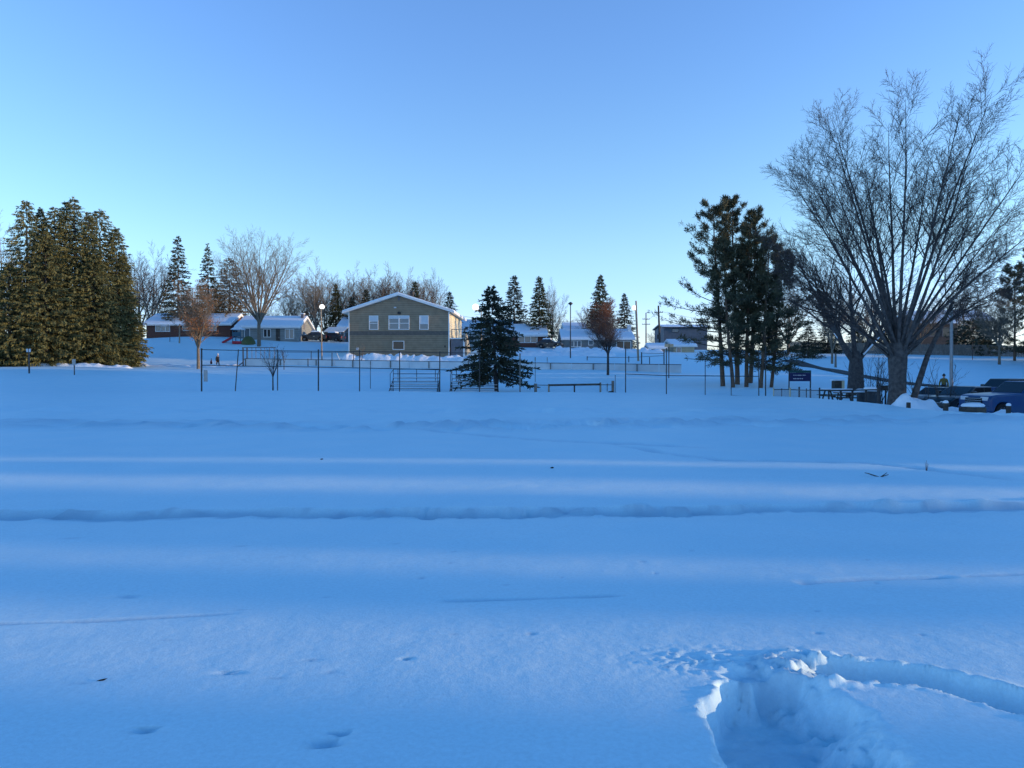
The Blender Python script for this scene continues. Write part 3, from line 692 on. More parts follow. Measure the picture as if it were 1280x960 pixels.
bt2 = one(395, 130, 334, 53, 'bare_tree', 'round bare tree right of the white bungalow, behind the parked cars', stems=7, group=G4, rmin=.014, wide=36, bark='bark_grey', twig='bark_grey')
def bt_copy(src, px, top, Y, rz, label, wide=1.0, h0=None):
    p = ground(px, Y); H = (at(px, top, Y).z - p.z) * .94; s = H / h0; dup(src, p, rz, label, (s * wide, s * wide, s))
h1 = at(190, 312, 126).z - ground(190, 126).z; h2 = at(395, 334, 130).z - ground(395, 130).z
bt_copy(bt, 2, 268, 102, 1.2, 'bare tree at the left edge behind the spruce clump', 1, h1)
bt_copy(bt, 366, 352, 140, 2.1, 'small bare tree between the big bare tree and the round one', 1, h1)
bt_copy(bt2, 441, 332, 138, .7, 'bare tree at the left eave of the tan building', .8, h2)
bt_copy(bt, 470, 334, 146, 3.0, 'bare tree behind the left slope of the tan roof', .9, h1)
bt_copy(bt2, 494, 333, 150, 4.2, 'bare tree straight behind the peak of the tan roof', .9, h2)
bt_copy(bt, 540, 337, 142, 5.1, 'thin bare tree behind the right slope of the tan roof', .8, h1)
bt_copy(bt2, 690, 352, 134, 5.6, 'thin bare tree right of the two tall spruces', .7, h2)
bt_copy(bt, 735, 380, 140, 2.6, 'small bare tree left of the red brown crown', .9, h1)
bt_copy(bt2, 1040, 345, 96, 2.9, 'brownish bare tree on the slope left of the maple', .8, h2)
bt_copy(bt, 1205, 345, 124, .9, 'bare tree behind the board fence right of the maple', 1.2, h1)
bt_copy(bt2, 820, 412, 160, 3.9, 'low twiggy tree at the foot of the far utility poles', 1.4, h2)
bt_copy(bt, 1100, 350, 120, 4.4, 'bare tree seen through the stems of the maple', 1.2, h1)
bt_copy(bt2, 455, 342, 142, 1.9, 'second bare tree above the left slope of the tan roof', 1.1, h2)
bt_copy(bt, 482, 338, 140, 5.3, 'bare tree just left of the peak of the tan roof', 1.1, h1)
bt_copy(bt2, 508, 340, 146, .3, 'bare tree just right of the peak of the tan roof', 1.1, h2)
bt_copy(bt2, 528, 344, 150, 2.5, 'bare tree between the roof vents and the right slope spruce', 1.0, h2)
bt_copy(bt, 407, 340, 144, .2, 'bare tree above the globe lamp left of the tan building', 1.1, h1)
bt_copy(bt2, 380, 344, 136, 4.6, 'bare tree left of the round one, above the house chimney', 1.0, h2)
bt_copy(bt, 176, 318, 134, 3.7, 'bare tree close against the right side of the spruce clump', 1.1, h1)
bt_copy(bt2, 272, 345, 132, 5.9, 'brownish bare tree in front of the larch', 1.2, h2)
bt_copy(bt2, 300, 352, 128, 2.0, 'bare tree behind the big pale one, above the playground roof', 1.2, h2)
bt_copy(bt2, 985, 352, 112, 1.5, 'bare tree behind the rightmost pine of the group', 1.1, h2)
bt_copy(bt, 1075, 362, 118, 2.4, 'bare tree behind the forked tree at the top of the slope', 1.3, h1)
bt_copy(bt2, 1150, 362, 122, 3.4, 'bare tree beside the brown house, right of the maple trunk', 1.1, h2)
bt_copy(bt2, 418, 362, 142, 5.0, 'low bare tree above the snow striped carport', 1.1, h2)
bt_copy(bt, 340, 372, 134, 4.0, 'low bare tree above the ridge of the white bungalow', 1.2, h1)
bt_copy(bt2, 205, 360, 138, 2.2, 'low bare tree above the chimney of the brick house', 1.2, h2)
bt_copy(bt2, 700, 392, 150, 1.0, 'low twiggy tree left of the thin lamp pole', 1.3, h2)
bt_copy(bt, 845, 400, 168, 5.5, 'low bare tree behind the dark boxy house', 1.4, h1)
LVD = [dict(n=14, start=.1, ang=34, ratio=.45, rr=.5, ns=4, up=.05, wob=.08), dict(n=10, start=.1, ang=36, ratio=.45, rr=.5, ns=3, up=.03, wob=.1), dict(n=6, start=.1, ang=36, ratio=.5, rr=.6, ns=2, up=.02, wob=.1)]
one(753, 121, 379, 54, 'bare_tree', 'dense red brown bare tree behind the blue grey bungalow', stems=7, wide=34, trunk=.25, bark='bark_red', twig='bark_red', rmin=.022, lv=LVD)
one(760, 75, 392, 55, 'bare_tree', 'dark twiggy young tree on a straight trunk before the rink boards', stems=7, wide=46, trunk=.55, bark='bark_dark', twig='twig', rmin=.009, lv=LVD, rfac=.02)
one(248, 88, 353, 56, 'bare_tree', 'young tree with orange dry leaves left of the two walkers', stems=8, wide=30, trunk=.42, bark='bark_grey', twig='bark_grey', rmin=.012, lv=LVD,
    leaves=(2600, .085, 'leaf_orange', lambda p: p.z < 6.2 and p.x > -1.6 or random.Random(p.x).random() < .12))
LVS = [dict(n=5, start=.2, ang=28, ratio=.45, rr=.5, ns=4, up=.06, wob=.07), dict(n=4, start=.15, ang=32, ratio=.45, rr=.55, ns=3, up=.05, wob=.1)]
one(341, 54, 428, 57, 'bare_tree', 'slim young tree with upswept twigs inside the ball field fence', stems=8, wide=34, trunk=.5, bark='bark_dark', twig='twig', rmin=.007, lv=LVS, rfac=.014)
one(355, 84, 436, 58, 'bare_tree', 'small sapling just before the left end of the rink boards', stems=5, wide=28, trunk=.55, bark='bark_dark', twig='twig', rmin=.009, lv=LVS, rfac=.018)
one(1249, 98, 372, 59, 'bare_tree', 'small yellowish bare tree on the snowy slope before the board fence', stems=8, wide=38, trunk=.4, bark='bark_pale', twig='bark_pale', rmin=.012, lv=LVD)
one(452, 91, 430, 60, 'sapling', 'thin pale sapling against the foot of the tan building', stems=4, wide=30, trunk=.3, bark='bark_pale', twig='bark_pale', rmin=.010, lv=LVS, rfac=.014)
def bush(px, Y, H, n_, seed, label, wide=28, bark='bark_dark'):
    rg = random.Random(seed); st = []
    for k in range(n_):
        st.append(((rg.uniform(-.7, .7), rg.uniform(-.4, .4), -.2), rg.uniform(0, 6.28), rg.uniform(3, wide), H * rg.uniform(.6, 1.05), .035, 6, .01))
    bare_tree('bush', label, 'bush', ground(px, Y), seed, st, LVS, bark, 'twig', .008)
bush(1098, 44, 4.2, 14, 61, 'leafless bush between the forked tree and the maple')
bush(1165, 40, 3.4, 7, 62, 'leafless upright stems right of the maple, behind the grey car')

# ------------------------------------------------------------------ buildings
def window(parent, x0, x1, z0, z1, y=0, cols=1, rows=1, blind=0, frame='white_paint', glass='glass', fw=.09):
    """in a wall facing -y at y: window > pane"""
    f = MB()
    f.box(x0 - fw, x1 + fw, y - .05, y + .03, z0 - fw, z0); f.box(x0 - fw, x1 + fw, y - .05, y + .03, z1, z1 + fw)
    f.box(x0 - fw, x0, y - .05, y + .03, z0, z1); f.box(x1, x1 + fw, y - .05, y + .03, z0, z1)
    for c in range(1, cols):
        xc = x0 + (x1 - x0) * c / cols; f.box(xc - fw * .6, xc + fw * .6, y - .048, y + .03, z0, z1)
    for r_ in range(1, rows):
        zc = z0 + (z1 - z0) * r_ / rows * .9; f.box(x0, x1, y - .045, y + .03, zc - fw * .4, zc + fw * .4)
    w_ = f.build('window', frame, parent)
    MB().box(x0, x1, y - .012, y + .01, z0, z1 - (z1 - z0) * blind).build('pane', glass, w_)
    if blind: MB().box(x0, x1, y - .018, y + .01, z1 - (z1 - z0) * blind, z1).build('blind', 'blind', w_)
    return w_

# --- the tan two-storey building
YB = 98; c0 = at(436, 448, YB); k = M(YB)
tb = thing('community_building', 'two storey tan sided building with a low snow edged gable behind the rink', 'building', (c0.x, YB, c0.z - .6), R(-2))
def bx(px): return (px - 436) * k
def bz(row): return (448 - row) * k + .6
Wd, Dp, eave, apex = bx(562), 16.0, bz(390), bz(370)
bm_ = MB(); bm_.prism([(0, .5), (Wd, .5), (Wd, bz(419)), (0, bz(419))], 0, .2); bm_.build('lower_siding', 'tan_siding_low', tb)
bm_ = MB(); bm_.prism([(0, bz(414)), (Wd, bz(414)), (Wd, eave), (Wd / 2, apex), (0, eave)], 0, .2); bm_.build('upper_siding', 'tan_siding', tb)
MB().box(.01, Wd - .01, -.03, .18, bz(419), bz(414)).build('belt_band', 'band', tb)
MB().box(-.02, Wd + .02, .01, .3, bz(452), .5).build('foundation', 'found', tb)
bm_ = MB(); bm_.box(0, Wd, .2, Dp, -.5, eave); bm_.prism([(0, eave), (Wd, eave), (Wd / 2, apex)], .2, Dp); bm_.build('wall', 'tan_side_sunlit', tb)
for x in (-.03, Wd - .12): MB().box(x, x + .15, -.04, .12, .5, eave - .05).build('corner_board', 'white_paint', tb)
sl_ = (apex - eave) / (Wd / 2); oh = .75
rf = MB(); th = .22
rf.prism([(-oh, eave - oh * sl_), (Wd / 2, apex), (Wd + oh, eave - oh * sl_), (Wd + oh, eave - oh * sl_ + th), (Wd / 2, apex + th), (-oh, eave - oh * sl_ + th)], -.7, Dp + .6)
rfo = rf.build('roof', 'white_paint', tb)
sn = MB(); h0_ = th + .003
sn.prism([(-oh - .03, eave - oh * sl_ + h0_), (Wd / 2, apex + h0_), (Wd + oh + .03, eave - oh * sl_ + h0_), (Wd + oh - .05, eave - oh * sl_ + h0_ + .2), (Wd / 2, apex + h0_ + .22), (-oh + .05, eave - oh * sl_ + h0_ + .2)], -.62, Dp + .55)
sn.build('snow', 'snow', rfo, bevel=.06)
vt = MB(); vt.tube((bx(508), 5, apex - .6), (bx(508), 5, apex + .75), .22, .22, 8); vt.lathe([(.0, .75 + apex), (.36, .7 + apex), (.36, 1.05 + apex), (0, 1.2 + apex)], 10, c=(bx(508), 5, 0)); vt.build('vent_stack', 'metal_dark', rfo)
vt = MB(); vt.tube((bx(515), 6, apex - 1), (bx(515), 6, apex + .35), .2, .2, 8); vt.build('vent_stack', 'metal_dark', rfo)
window(tb, bx(462.5), bx(472.5), bz(411.5), bz(395.5), 0, 1, 2, .42)
window(tb, bx(487), bx(498.6), bz(411.5), bz(395.5), 0, 1, 2, .2)
window(tb, bx(500), bx(511.5), bz(411.5), bz(395.5), 0, 1, 2, .2)
window(tb, bx(525.5), bx(535.5), bz(411.5), bz(395.5), 0, 1, 2, .62)
window(tb, bx(492), bx(505), bz(436.5), bz(427), 0, 1, 1, 0, glass='glass_dark')
MB().box(bx(498), bx(500.5), -.05, .05, bz(376), bz(371.5)).build('gable_vent', 'grey_panel', tb)
MB().box(bx(493), bx(496), -.08, .05, bz(385.5), bz(384)).build('small_sign', 'sign_white', tb)
lp_ = MB(); lp_.lathe([(0, .22), (.2, .12), (.24, -.1), (0, -.18)], 10, c=(bx(499.5), -.12, bz(391.5))); lp_.build('wall_lamp', 'metal_dark', tb)
MB().box(bx(445.5), bx(448.5), -.05, .05, bz(437.5), bz(434.5)).build('notice', 'sign_white', tb)
MB().box(bx(556), bx(557.5), -.10, .05, bz(434.5), bz(432)).build('meter_box', 'metal_dark', tb)
# side entrance: raised landing with railing, stair running back along the sunlit wall
zl = bz(422.5); xe = bx(580)
MB().box(Wd + .16, xe - .1, .3, 3.4, -.4, zl - .15).build('landing_wall', 'grey_panel', tb)
ld = MB(); ld.box(Wd + .02, xe + .05, .15, 3.6, zl - .15, zl); ld.build('landing', 'white_paint', tb)
ps = MB(); ps.box(xe - .1, xe + .1, .15, .35, -.4, zl - .151); ps.build('post', 'white_paint', tb)
for x in (Wd + .3, (Wd + xe) / 2, xe): MB().box(x - .04, x + .04, .2, .28, zl, zl + 1.1).build('railing_post', 'wood_grey', tb)
rl = MB(); rl.box(Wd + .26, xe + .04, .19, .29, zl + 1.1, zl + 1.18); rl.box(xe - .04, xe + .04, .29, 3.5, zl + 1.1, zl + 1.18); rl.build('handrail', 'wood_grey', tb)
stw = MB(); stw.prismx([(3.6, -.5), (3.6, zl + .9), (12.5, .9), (12.5, -.5)], xe - .12, xe + .06); stw.build('stair_wall', 'sunlit_tan_siding2', tb)
stp = MB()
for i in range(11): stp.box(Wd + .1, xe - .13, 3.6 + i * .8, 4.4 + i * .8, -.4, zl - .1 - (i + .5) * (zl / 11.5))
stp.build('stairs', 'wood_grey', tb)

def bungalow(name, label, px0, px1, Y, base, eave, ridge, wall, wins=(), d=9, rz=0, over=.5, gable=None, door=None, chimney=None, soff=True, cat='house', snow=.28, extra_h=0, frame='white_paint'):
    """long side to the camera: thing > wall, roof (> snow), windows (> pane), door, chimney"""
    a, b = at(px0, base, Y), at(px1, base, Y); W_ = b.x - a.x; kk = M(Y); cx = (a.x + b.x) / 2
    zb = min(a.z, gz(cx, Y)) - .4; off = a.z - zb
    r = thing(name, label, cat, (cx, Y, zb), rz); he = (base - eave) * kk + off; hr = (base - ridge) * kk + off
    hr = max(hr, he + .6)
    MB().box(-W_ / 2, W_ / 2, 0, d, 0, he).build('wall', wall, r)
    for sx in (-1, 1):
        x = sx * W_ / 2; g = MB(); g.prismx([(0, he), (d, he), (d / 2, hr - .1)], min(x, x - sx * .2), max(x, x - sx * .2)); g.build('gable', gable or wall, r)
    sl2 = (hr - he) / (d / 2); ro = MB()
    ro.prismx([(-over, he - over * sl2), (d / 2, hr), (d + over, he - over * sl2), (d + over, he - over * sl2 + .16), (d / 2, hr + .16), (-over, he - over * sl2 + .16)], -W_ / 2 - .4, W_ / 2 + .4)
    ro = ro.build('roof', frame, r); s_ = MB(); z0 = .163
    s_.prismx([(-over - .06, he - over * sl2 + z0), (d / 2, hr + z0), (d + over, he - over * sl2 + z0), (d + over - .1, he - over * sl2 + z0 + snow), (d / 2, hr + z0 + snow * 1.1), (-over + .05, he - over * sl2 + z0 + snow)], -W_ / 2 - .38, W_ / 2 + .38)
    s_.build('snow', 'snow', ro, bevel=.1, segs=3)
    for wn in wins:
        x0, x1 = (wn[0] - px0) * kk - W_ / 2, (wn[1] - px0) * kk - W_ / 2; z1, z0 = (base - wn[2]) * kk + off, (base - wn[3]) * kk + off
        window(r, x0, x1, z0, z1, 0, wn[4] if len(wn) > 4 else 1, 1, wn[6] if len(wn) > 6 else 0, frame, wn[5] if len(wn) > 5 else 'glass')
    if door:
        x0, x1 = (door[0] - px0) * kk - W_ / 2, (door[1] - px0) * kk - W_ / 2; z1 = (base - door[2]) * kk + off
        dd = MB().box(x0, x1, -.04, .02, off, z1).build('door', door[3] if len(door) > 3 else 'wood_dark', r)
        MB().box(x1 - .18, x1 - .1, -.09, -.04, off + 1.0, off + 1.1).build('handle', 'chrome', dd)
    for ch in (chimney or ()):
        x0, x1 = (ch[0] - px0) * kk - W_ / 2, (ch[1] - px0) * kk - W_ / 2; z1 = (base - ch[2]) * kk + off
        co = MB().box(x0, x1, d * .35, d * .35 + .8, he - .2, z1).build('chimney', ch[3], r)
        MB().box(x0 - .06, x1 + .06, d * .35 - .06, d * .35 + .86, z1, z1 + .14).build('cap', 'snow', co)
    return r
bungalow('brick_house', 'dark red brick bungalow with snowy roof right of the spruce clump', 183, 288, 116, 425, 405.5, 393, 'brick_red',
         [(195, 201, 405.8, 414, 1, 'glass'), (202, 212, 405.8, 414, 2, 'glass', .3), (229, 240, 406, 413, 2), (262, 270, 407, 413)], chimney=[(204, 206.5, 387, 'cream_board')], door=(246, 251, 408), d=8)
bungalow('white_house', 'pale bungalow with a snowy roof behind the big bare tree', 297, 373, 114, 430, 409, 396, 'grey_siding',
         [(306, 312, 411, 421), (330, 338, 412, 421, 2, 'glass_dark'), (357, 367, 412, 423, 2)], chimney=[(369.5, 373, 391, 'grey_panel')], door=(345, 350, 411), d=8)
bungalow('house', 'house with a steep snowy roof just left of the tan building', 424, 470, 128, 433, 409, 397, 'bluegrey_siding', [(426, 430, 412, 420)], d=9)
bungalow('house', 'house with a wide blue shaded snow roof right of the tan building', 572, 642, 134, 436, 417, 400, 'white_siding', [(585, 592, 420, 428), (600, 606, 420, 428)], chimney=[(589, 590.5, 395.5, 'metal_dark'), (592.5, 594, 396, 'metal_dark')], d=10)
bungalow('bungalow', 'white and brick bungalow with a thick snow roof right of the dark spruce', 628, 682, 124, 437, 419.5, 408, 'brick_red',
         [(648, 671, 419.8, 428, 3, 'glass')], door=(634, 638, 421), d=8, snow=.5)
bungalow('bungalow', 'blue grey bungalow with a triple window beside the lamp pole', 704, 791, 120, 438.5, 424, 412.5, 'bluegrey_siding',
         [(713, 726, 426.5, 433, 3), (736, 741, 426, 431), (771, 788, 427, 436, 2, 'glass_dark')], door=(752, 757, 427), chimney=[(788.5, 792.5, 406, 'white_paint')], d=9)
bungalow('house', 'white house roof peeping over the blue grey bungalow', 707, 733, 140, 437, 413, 404, 'white_siding', [], d=10)
bungalow('apartment_block', 'dark boxy house left of the pines, beyond the utility poles', 830, 884, 150, 440, 409.5, 406.5, 'dark_siding', [(840, 848, 411.5, 415)], d=10, snow=.15, frame='metal_dark')
bungalow('shed', 'low shed with snow on its roof before the utility poles', 813, 831, 116, 441, 436, 434, 'wood_grey', [], d=4, over=.2, door=(820, 824, 436.6))
bungalow('house', 'cream house corner catching sun behind the leftmost pine', 842, 868, 118, 444, 433, 426, 'sunlit_tan_siding2', [(846, 851, 435, 440)], d=8)
bungalow('house', 'brown house with snowy roof seen through the maple', 1146, 1196, 132, 444, 404, 389, 'brown_siding', [(1158, 1168, 410, 420, 2, 'glass_dark'), (1178, 1186, 410, 420, 1, 'glass_dark')], d=9, frame='grey_panel')
bungalow('house', 'house with pale orange siding behind the snow dusted shrub', 1197, 1240, 136, 444, 400, 388, 'sunlit_tan_siding2', [(1203, 1209, 404, 411), (1222, 1229, 404, 411)], d=9)
bungalow('house', 'dark house with a pale porch at the left edge behind the signs', -50, 18, 104, 457, 432, 421, 'dark_siding', [(-10, 4, 436, 446, 2), (8, 14, 437, 446)], d=8)

# ------------------------------------------------------------------ board fence on the right slope
def fence_boards(label, line, h=1.75):
    r = thing('board_fence', label, 'fence', ground(*line[0]))
    o = Vector(r.location); rg = random.Random(9)
    P_ = [ground(*l) for l in line]; i = 0
    for a, b in zip(P_[:-1], P_[1:]):
        L = (b - a).length; n_ = max(1, round(L / 2.4))
        for s in range(n_):
            p, q_ = a.lerp(b, s / n_), a.lerp(b, (s + 1) / n_); p.z, q_.z = gz(p.x, p.y), gz(q_.x, q_.y)
            d = (q_ - p); f = MB(); nb = 15
            for j in range(nb):
                c = p + d * ((j + .5) / nb) - o; hh = h + rg.uniform(-.03, .03); ww = d.length / nb * .44; u = d.normalized(); nrm = Vector((u.y, -u.x, 0)) * (.012 + .008 * (j % 2))
                vs = [c - u * ww - nrm, c + u * ww - nrm, c + u * ww + nrm, c - u * ww + nrm]
                f.add([(v.x, v.y, v.z - .15) for v in vs] + [(v.x, v.y, v.z + hh) for v in vs], [(3, 2, 1, 0), (4, 5, 6, 7), (0, 1, 5, 4), (1, 2, 6, 5), (2, 3, 7, 6), (3, 0, 4, 7)])
            f.bar(p - o + Vector((0, .05, .4)), q_ - o + Vector((0, .05, .4)), .05, .1); f.bar(p - o + Vector((0, .05, h - .3)), q_ - o + Vector((0, .05, h - .3)), .05, .1)
            f.build('board_panel', 'wood_grey', r)
            MB().box(p.x - o.x - .06, p.x - o.x + .06, p.y - o.y - .1, p.y - o.y + .02, p.z - o.z - .2, p.z - o.z + h + .1).build('post', 'wood_grey', r)
fence_boards('weathered board fence along the top of the right hand slope', [(985, 119), (1100, 117), (1200, 114), (1270, 111), (1330, 107)])

# ------------------------------------------------------------------ rink boards
rk = thing('rink_boards', 'long low pale rink boards running across in front of the tan building', 'rink boards', ground(307, 92))
o = Vector(rk.location); A_, B_ = ground(307, 92), ground(852, 80); nP = 22
for i in range(nP):
    p, q_ = A_.lerp(B_, i / nP), A_.lerp(B_, (i + 1) / nP)
    z0, z1 = at(0, 458.5 + 9.2 * i / nP, p.y).z, at(0, 458.5 + 9.2 * (i + 1) / nP, q_.y).z
    u = (q_ - p); u.z = 0; u.normalize(); g = u * .02; nr = Vector((u.y, -u.x, 0)) * .04
    a = p + g - o; b = q_ - g - o; vs = [a - nr, b - nr, b + nr, a + nr]; zz = [z0, z1, z1, z0]
    mb = MB(); mb.add([(v.x, v.y, z - o.z - .4) for v, z in zip(vs, zz)] + [(v.x, v.y, z - o.z + 1.03) for v, z in zip(vs, zz)], [(3, 2, 1, 0), (4, 5, 6, 7), (0, 1, 5, 4), (1, 2, 6, 5), (2, 3, 7, 6), (3, 0, 4, 7)])
    mb.build('board_panel', 'rink', rk)
    if i % 2 == 0: MB().box(a.x - .05, a.x + .05, a.y - .16, a.y - .05, z0 - o.z - .4, z0 - o.z + 1.08).build('post', 'wood_grey', rk)
    cp = MB(); cp.bar((a.x, a.y, z0 - o.z + 1.07), (b.x, b.y, z1 - o.z + 1.07), .14, .07); cp.build('cap_rail', 'wood_dark', rk)
# left end: returning side and tall netting frame on top
nf = thing('netting_frame', 'tall dark mesh frame standing on the left end of the rink boards', 'fence', ground(306, 92.3)); o = Vector(nf.location)
zb = at(306, 449, 92.3).z - o.z; zt = at(306, 434.5, 92.3).z - o.z; kk = M(92.3)
for i, px in enumerate((304, 309, 315, 320, 326, 331, 337, 343)):
    x = (px - 306) * kk; r_ = .09 if i < 2 else .035
    MB().tube((x, 0, zb - 1.0), (x, 0, zt), r_, r_, 6).build('post', 'wood_dark' if i < 2 else 'wood_grey', nf)
MB().bar((-.3, 0, zt), (39 * kk, 0, zt), .09, .09).build('rail', 'wood_dark', nf)
MB().bar((-.3, .05, zb), (39 * kk, .05, zb), .09, .09).build('rail', 'wood_dark', nf)
gw = MB(); gw.tube((-.2, 0, zb - .4), (-1.5, .3, -.3), .06, .06, 6); gw.build('brace', 'wood_dark', nf)

# ------------------------------------------------------------------ ball field fence
def pipe_fence(label, posts, rails, name='ball_field_fence'):
    """posts: (px, top row, bottom row, Y, radius[, top px]); rails: lists of (px, row, Y)"""
    o = ground(posts[0][0], posts[0][3]); r = thing(name, label, 'fence', o)
    for q_ in posts:
        b = at(q_[0], q_[2] + 3, q_[3]) - o; t = at(q_[5] if len(q_) > 5 else q_[0], q_[1], q_[3]) - o
        pm = MB(); pm.tube(b, t, q_[4], q_[4], 8); pm.lathe([(q_[4] * 1.25, 0), (q_[4] * 1.25, .04), (0, .09)], 8, c=tuple(t)); pm.build('post', q_[6] if len(q_) > 6 else 'metal_dark', r)
    for rl_ in rails:
        for a, b in zip(rl_[:-1], rl_[1:]):
            MB().tube(at(*a) - o, at(*b) - o, .027, .027, 6).build('rail', 'metal_dark', r)
pipe_fence('tall dark pipe fence of the ball field left of the spruce', [(252, 436.5, 487, 53, .06), (294, 438, 488, 53, .038, 298), (347, 438, 489, 53, .038), (398, 438, 489.5, 53, .05), (449.5, 439, 490, 53, .038), (499.5, 440, 490, 53, .038), (549.7, 440.5, 490.5, 53, .042), (599.5, 441.5, 491, 53, .038), (650, 443, 491, 53, .05, 650, 'wood_grey')],
           [[(252, 437, 53), (298, 438, 53), (398, 439, 53), (499.5, 440.2, 53), (599.5, 441.5, 53)], [(252, 456.5, 53.02), (297, 457.5, 53.02), (398, 459, 53.02), (499.5, 461, 53.02), (599.5, 463.5, 53.02)]])
pipe_fence('dark pipe fence of the ball field in front of the pines', [(782, 434, 493, 51, .036), (833, 436, 495, 49, .034), (881.5, 450, 496, 48, .026), (914, 452, 496, 47.5, .026), (948.5, 437, 497, 47, .034), (957, 434, 497, 46.5, .04), (769, 470, 492, 51.5, .022)],
           [[(782, 467.5, 51), (833, 469.5, 49), (881.5, 469.8, 48), (948.5, 470.5, 47)], [(881.5, 494.5, 48), (914, 495, 47.5)], [(914, 494.5, 47.5), (948.5, 495.5, 47)]])
pipe_fence('low mesh fence posts and rail behind the rink, before the blue grey bungalow', [(734, 446, 453, 93, .06), (786, 446, 454, 92, .06), (802, 441, 465, 88, .07), (812, 447, 455, 91, .05), (830, 441, 466, 87, .07)],
           [[(734, 446.3, 93), (786, 447, 92), (830, 444.5, 87)], [(802, 441.3, 88), (830, 442, 87)]], 'low_fence')
pipe_fence('low fence with thin pale stakes before the tan building', [(389, 440, 449, 91, .05), (415, 441, 449, 91, .05), (442, 440, 450, 90, .05), (385, 449, 457, 89, .06), (415, 451, 458, 89, .06)],
           [[(345, 440, 91), (389, 440.4, 91), (442, 441, 90)]], 'low_fence')
MB_ = thing('leaning_stake', 'pale stake leaning before the left corner of the tan building', 'stake', ground(421, 91)); o = Vector(MB_.location)
MB().bar(at(424.5, 450, 91) - o, at(421, 441.5, 91) - o, .09, .09).build('stake', 'white_paint', MB_)
for px, r0, r1, Y, lab in ((463, 452, 486, 60, 'thin short pole left of the left bleacher'), (669, 447, 478, 66, 'thin pale tipped pole behind the low rail'), (684, 447, 465, 84, 'thin pole against the rink boards right of the spruce'), (759, 480, 491, 55, 'thin stake left of the stout end post')):
    o = ground(px, Y); t = thing('pole', lab, 'pole', o)
    MB().tube(at(px, r1 + 2, Y) - o, at(px, r0, Y) - o, .028, .024, 6).build('shaft', 'metal_dark', t)
    MB().tube(at(px, r0 + 4, Y) - o, at(px, r0 - .5, Y) - o, .04, .04, 6).build('tip', 'wood_grey', t)
# small notice panel hanging on the fence
sg = thing('notice_sign', 'small grey panel fixed low on the left end of the ball field fence', 'sign', at(257, 477, 52.9))
MB().box(-.15, .15, -.01, .02, 0, .85).build('panel', 'metal_grey', sg, bevel=.01)

# ------------------------------------------------------------------ bleachers
def bleacher(label, px0, px1, top, Y):
    b0 = at(px0, 492, Y); wd = (px1 - px0) * M(Y); z0 = b0.z; r = thing('bleacher', label, 'bleacher', (b0.x, Y, z0), 0, 'bleachers along the ball field')
    Ht = (492 - top) * M(Y); zs = Ht * .62; nS = 5
    for i in range(nS):
        y = i * .55; z = .12 + (zs - .12) * i / (nS - 1)
        MB().box(0, wd, y, y + .26, z - .02, z + .02).build('seat', 'alu', r, bevel=.008)
        MB().box(.03, wd - .03, y + .02, y + .24, z + .023, z + .06).build('snow', 'snow', r, bevel=.015)
        if i < nS - 1: MB().box(0, wd, y + .28, y + .5, z - .14, z - .11).build('foot_board', 'alu', r)
    yb = (nS - 1) * .55 + .3
    for z in (Ht, Ht * .80, Ht * .62): MB().tube((0, yb, z), (wd, yb, z), .026, .026, 6).build('guard_rail', 'metal_dark', r)
    for x in (0, wd * .10, wd * .5, wd * .9, wd): MB().tube((x, yb, Ht * .45 if 0 < x < wd else 0), (x, yb, Ht), .026, .026, 6).build('guard_post', 'metal_dark', r)
    for x in (.02, wd - .02):
        s = MB(); s.bar((x, .05, 0), (x, yb, zs - .06), .05, .07)
        for i in range(nS): s.bar((x, .13 + i * .55, 0), (x, .13 + i * .55, .1 + (zs - .12) * i / (nS - 1)), .04, .04)
        s.build('side_frame', 'metal_dark', r)
        s = MB(); s.tube((x, yb, Ht), (x, .9, Ht * .80), .024, .024, 6); s.tube((x, .9, Ht * .80), (x, .9, .3), .024, .024, 6); s.build('side_rail', 'metal_dark', r)
bleacher('left bleacher with dark guard rails, clear of the spruce', 485, 546, 461.5, 55)
bleacher('right bleacher half hidden under the dark spruce', 561.5, 622, 463, 55)

# ------------------------------------------------------------------ players' bench rail right of the spruce
Yr = 50; o = ground(669, Yr); pr = thing('low_rail', 'long low dark rail on short posts right of the dark spruce', 'rail', o)
for px, t, b, wd, m in ((669.5, 479.5, 492, .2, 'wood_grey'), (686, 480, 492, .12, 'wood_pole'), (718, 482, 493, .10, 'metal_dark'), (750.5, 478, 492.5, .12, 'wood_pole'), (766, 476, 492.5, .17, 'wood_grey')):
    p, q_ = at(px, b + 3, Yr) - o, at(px, t, Yr) - o; MB().box(p.x - wd / 2, p.x + wd / 2, -wd / 2, wd / 2, p.z, q_.z).build('post', m, pr, bevel=.01)
MB().bar(at(686, 481.5, Yr - .1) - o, at(750.5, 480.5, Yr - .1) - o, .06, .14).build('top_rail', 'wood_dark', pr)
MB().bar(at(671, 481.3, Yr) - o, at(685, 481.5, Yr) - o, .04, .05).build('side_bar', 'metal_dark', pr); MB().bar(at(751, 481, Yr) - o, at(765, 481, Yr) - o, .04, .05).build('side_bar', 'metal_dark', pr)
MB().bar(at(678, 491.6, Yr + .3) - o, at(756, 492, Yr + .3) - o, .3, .06).build('foot_plank', 'wood_dark', pr)
o = ground(765, Yr - .4); ss = thing('sandbag', 'dark lump of weights at the foot of the stout right end post', 'weight', at(765, 493.5, Yr - .4))
wm = MB(); wm.lathe([(0, .26), (.14, .25), (.22, .18), (.24, .06), (.2, -.05)], 10, c=(-.08, 0, 0)); wm.build('weight', 'black_cloth', ss, smooth=True)
wm = MB(); wm.lathe([(0, .18), (.12, .17), (.18, .1), (.2, -.05)], 10, c=(.24, .03, 0)); wm.build('weight', 'black_cloth', ss, smooth=True)

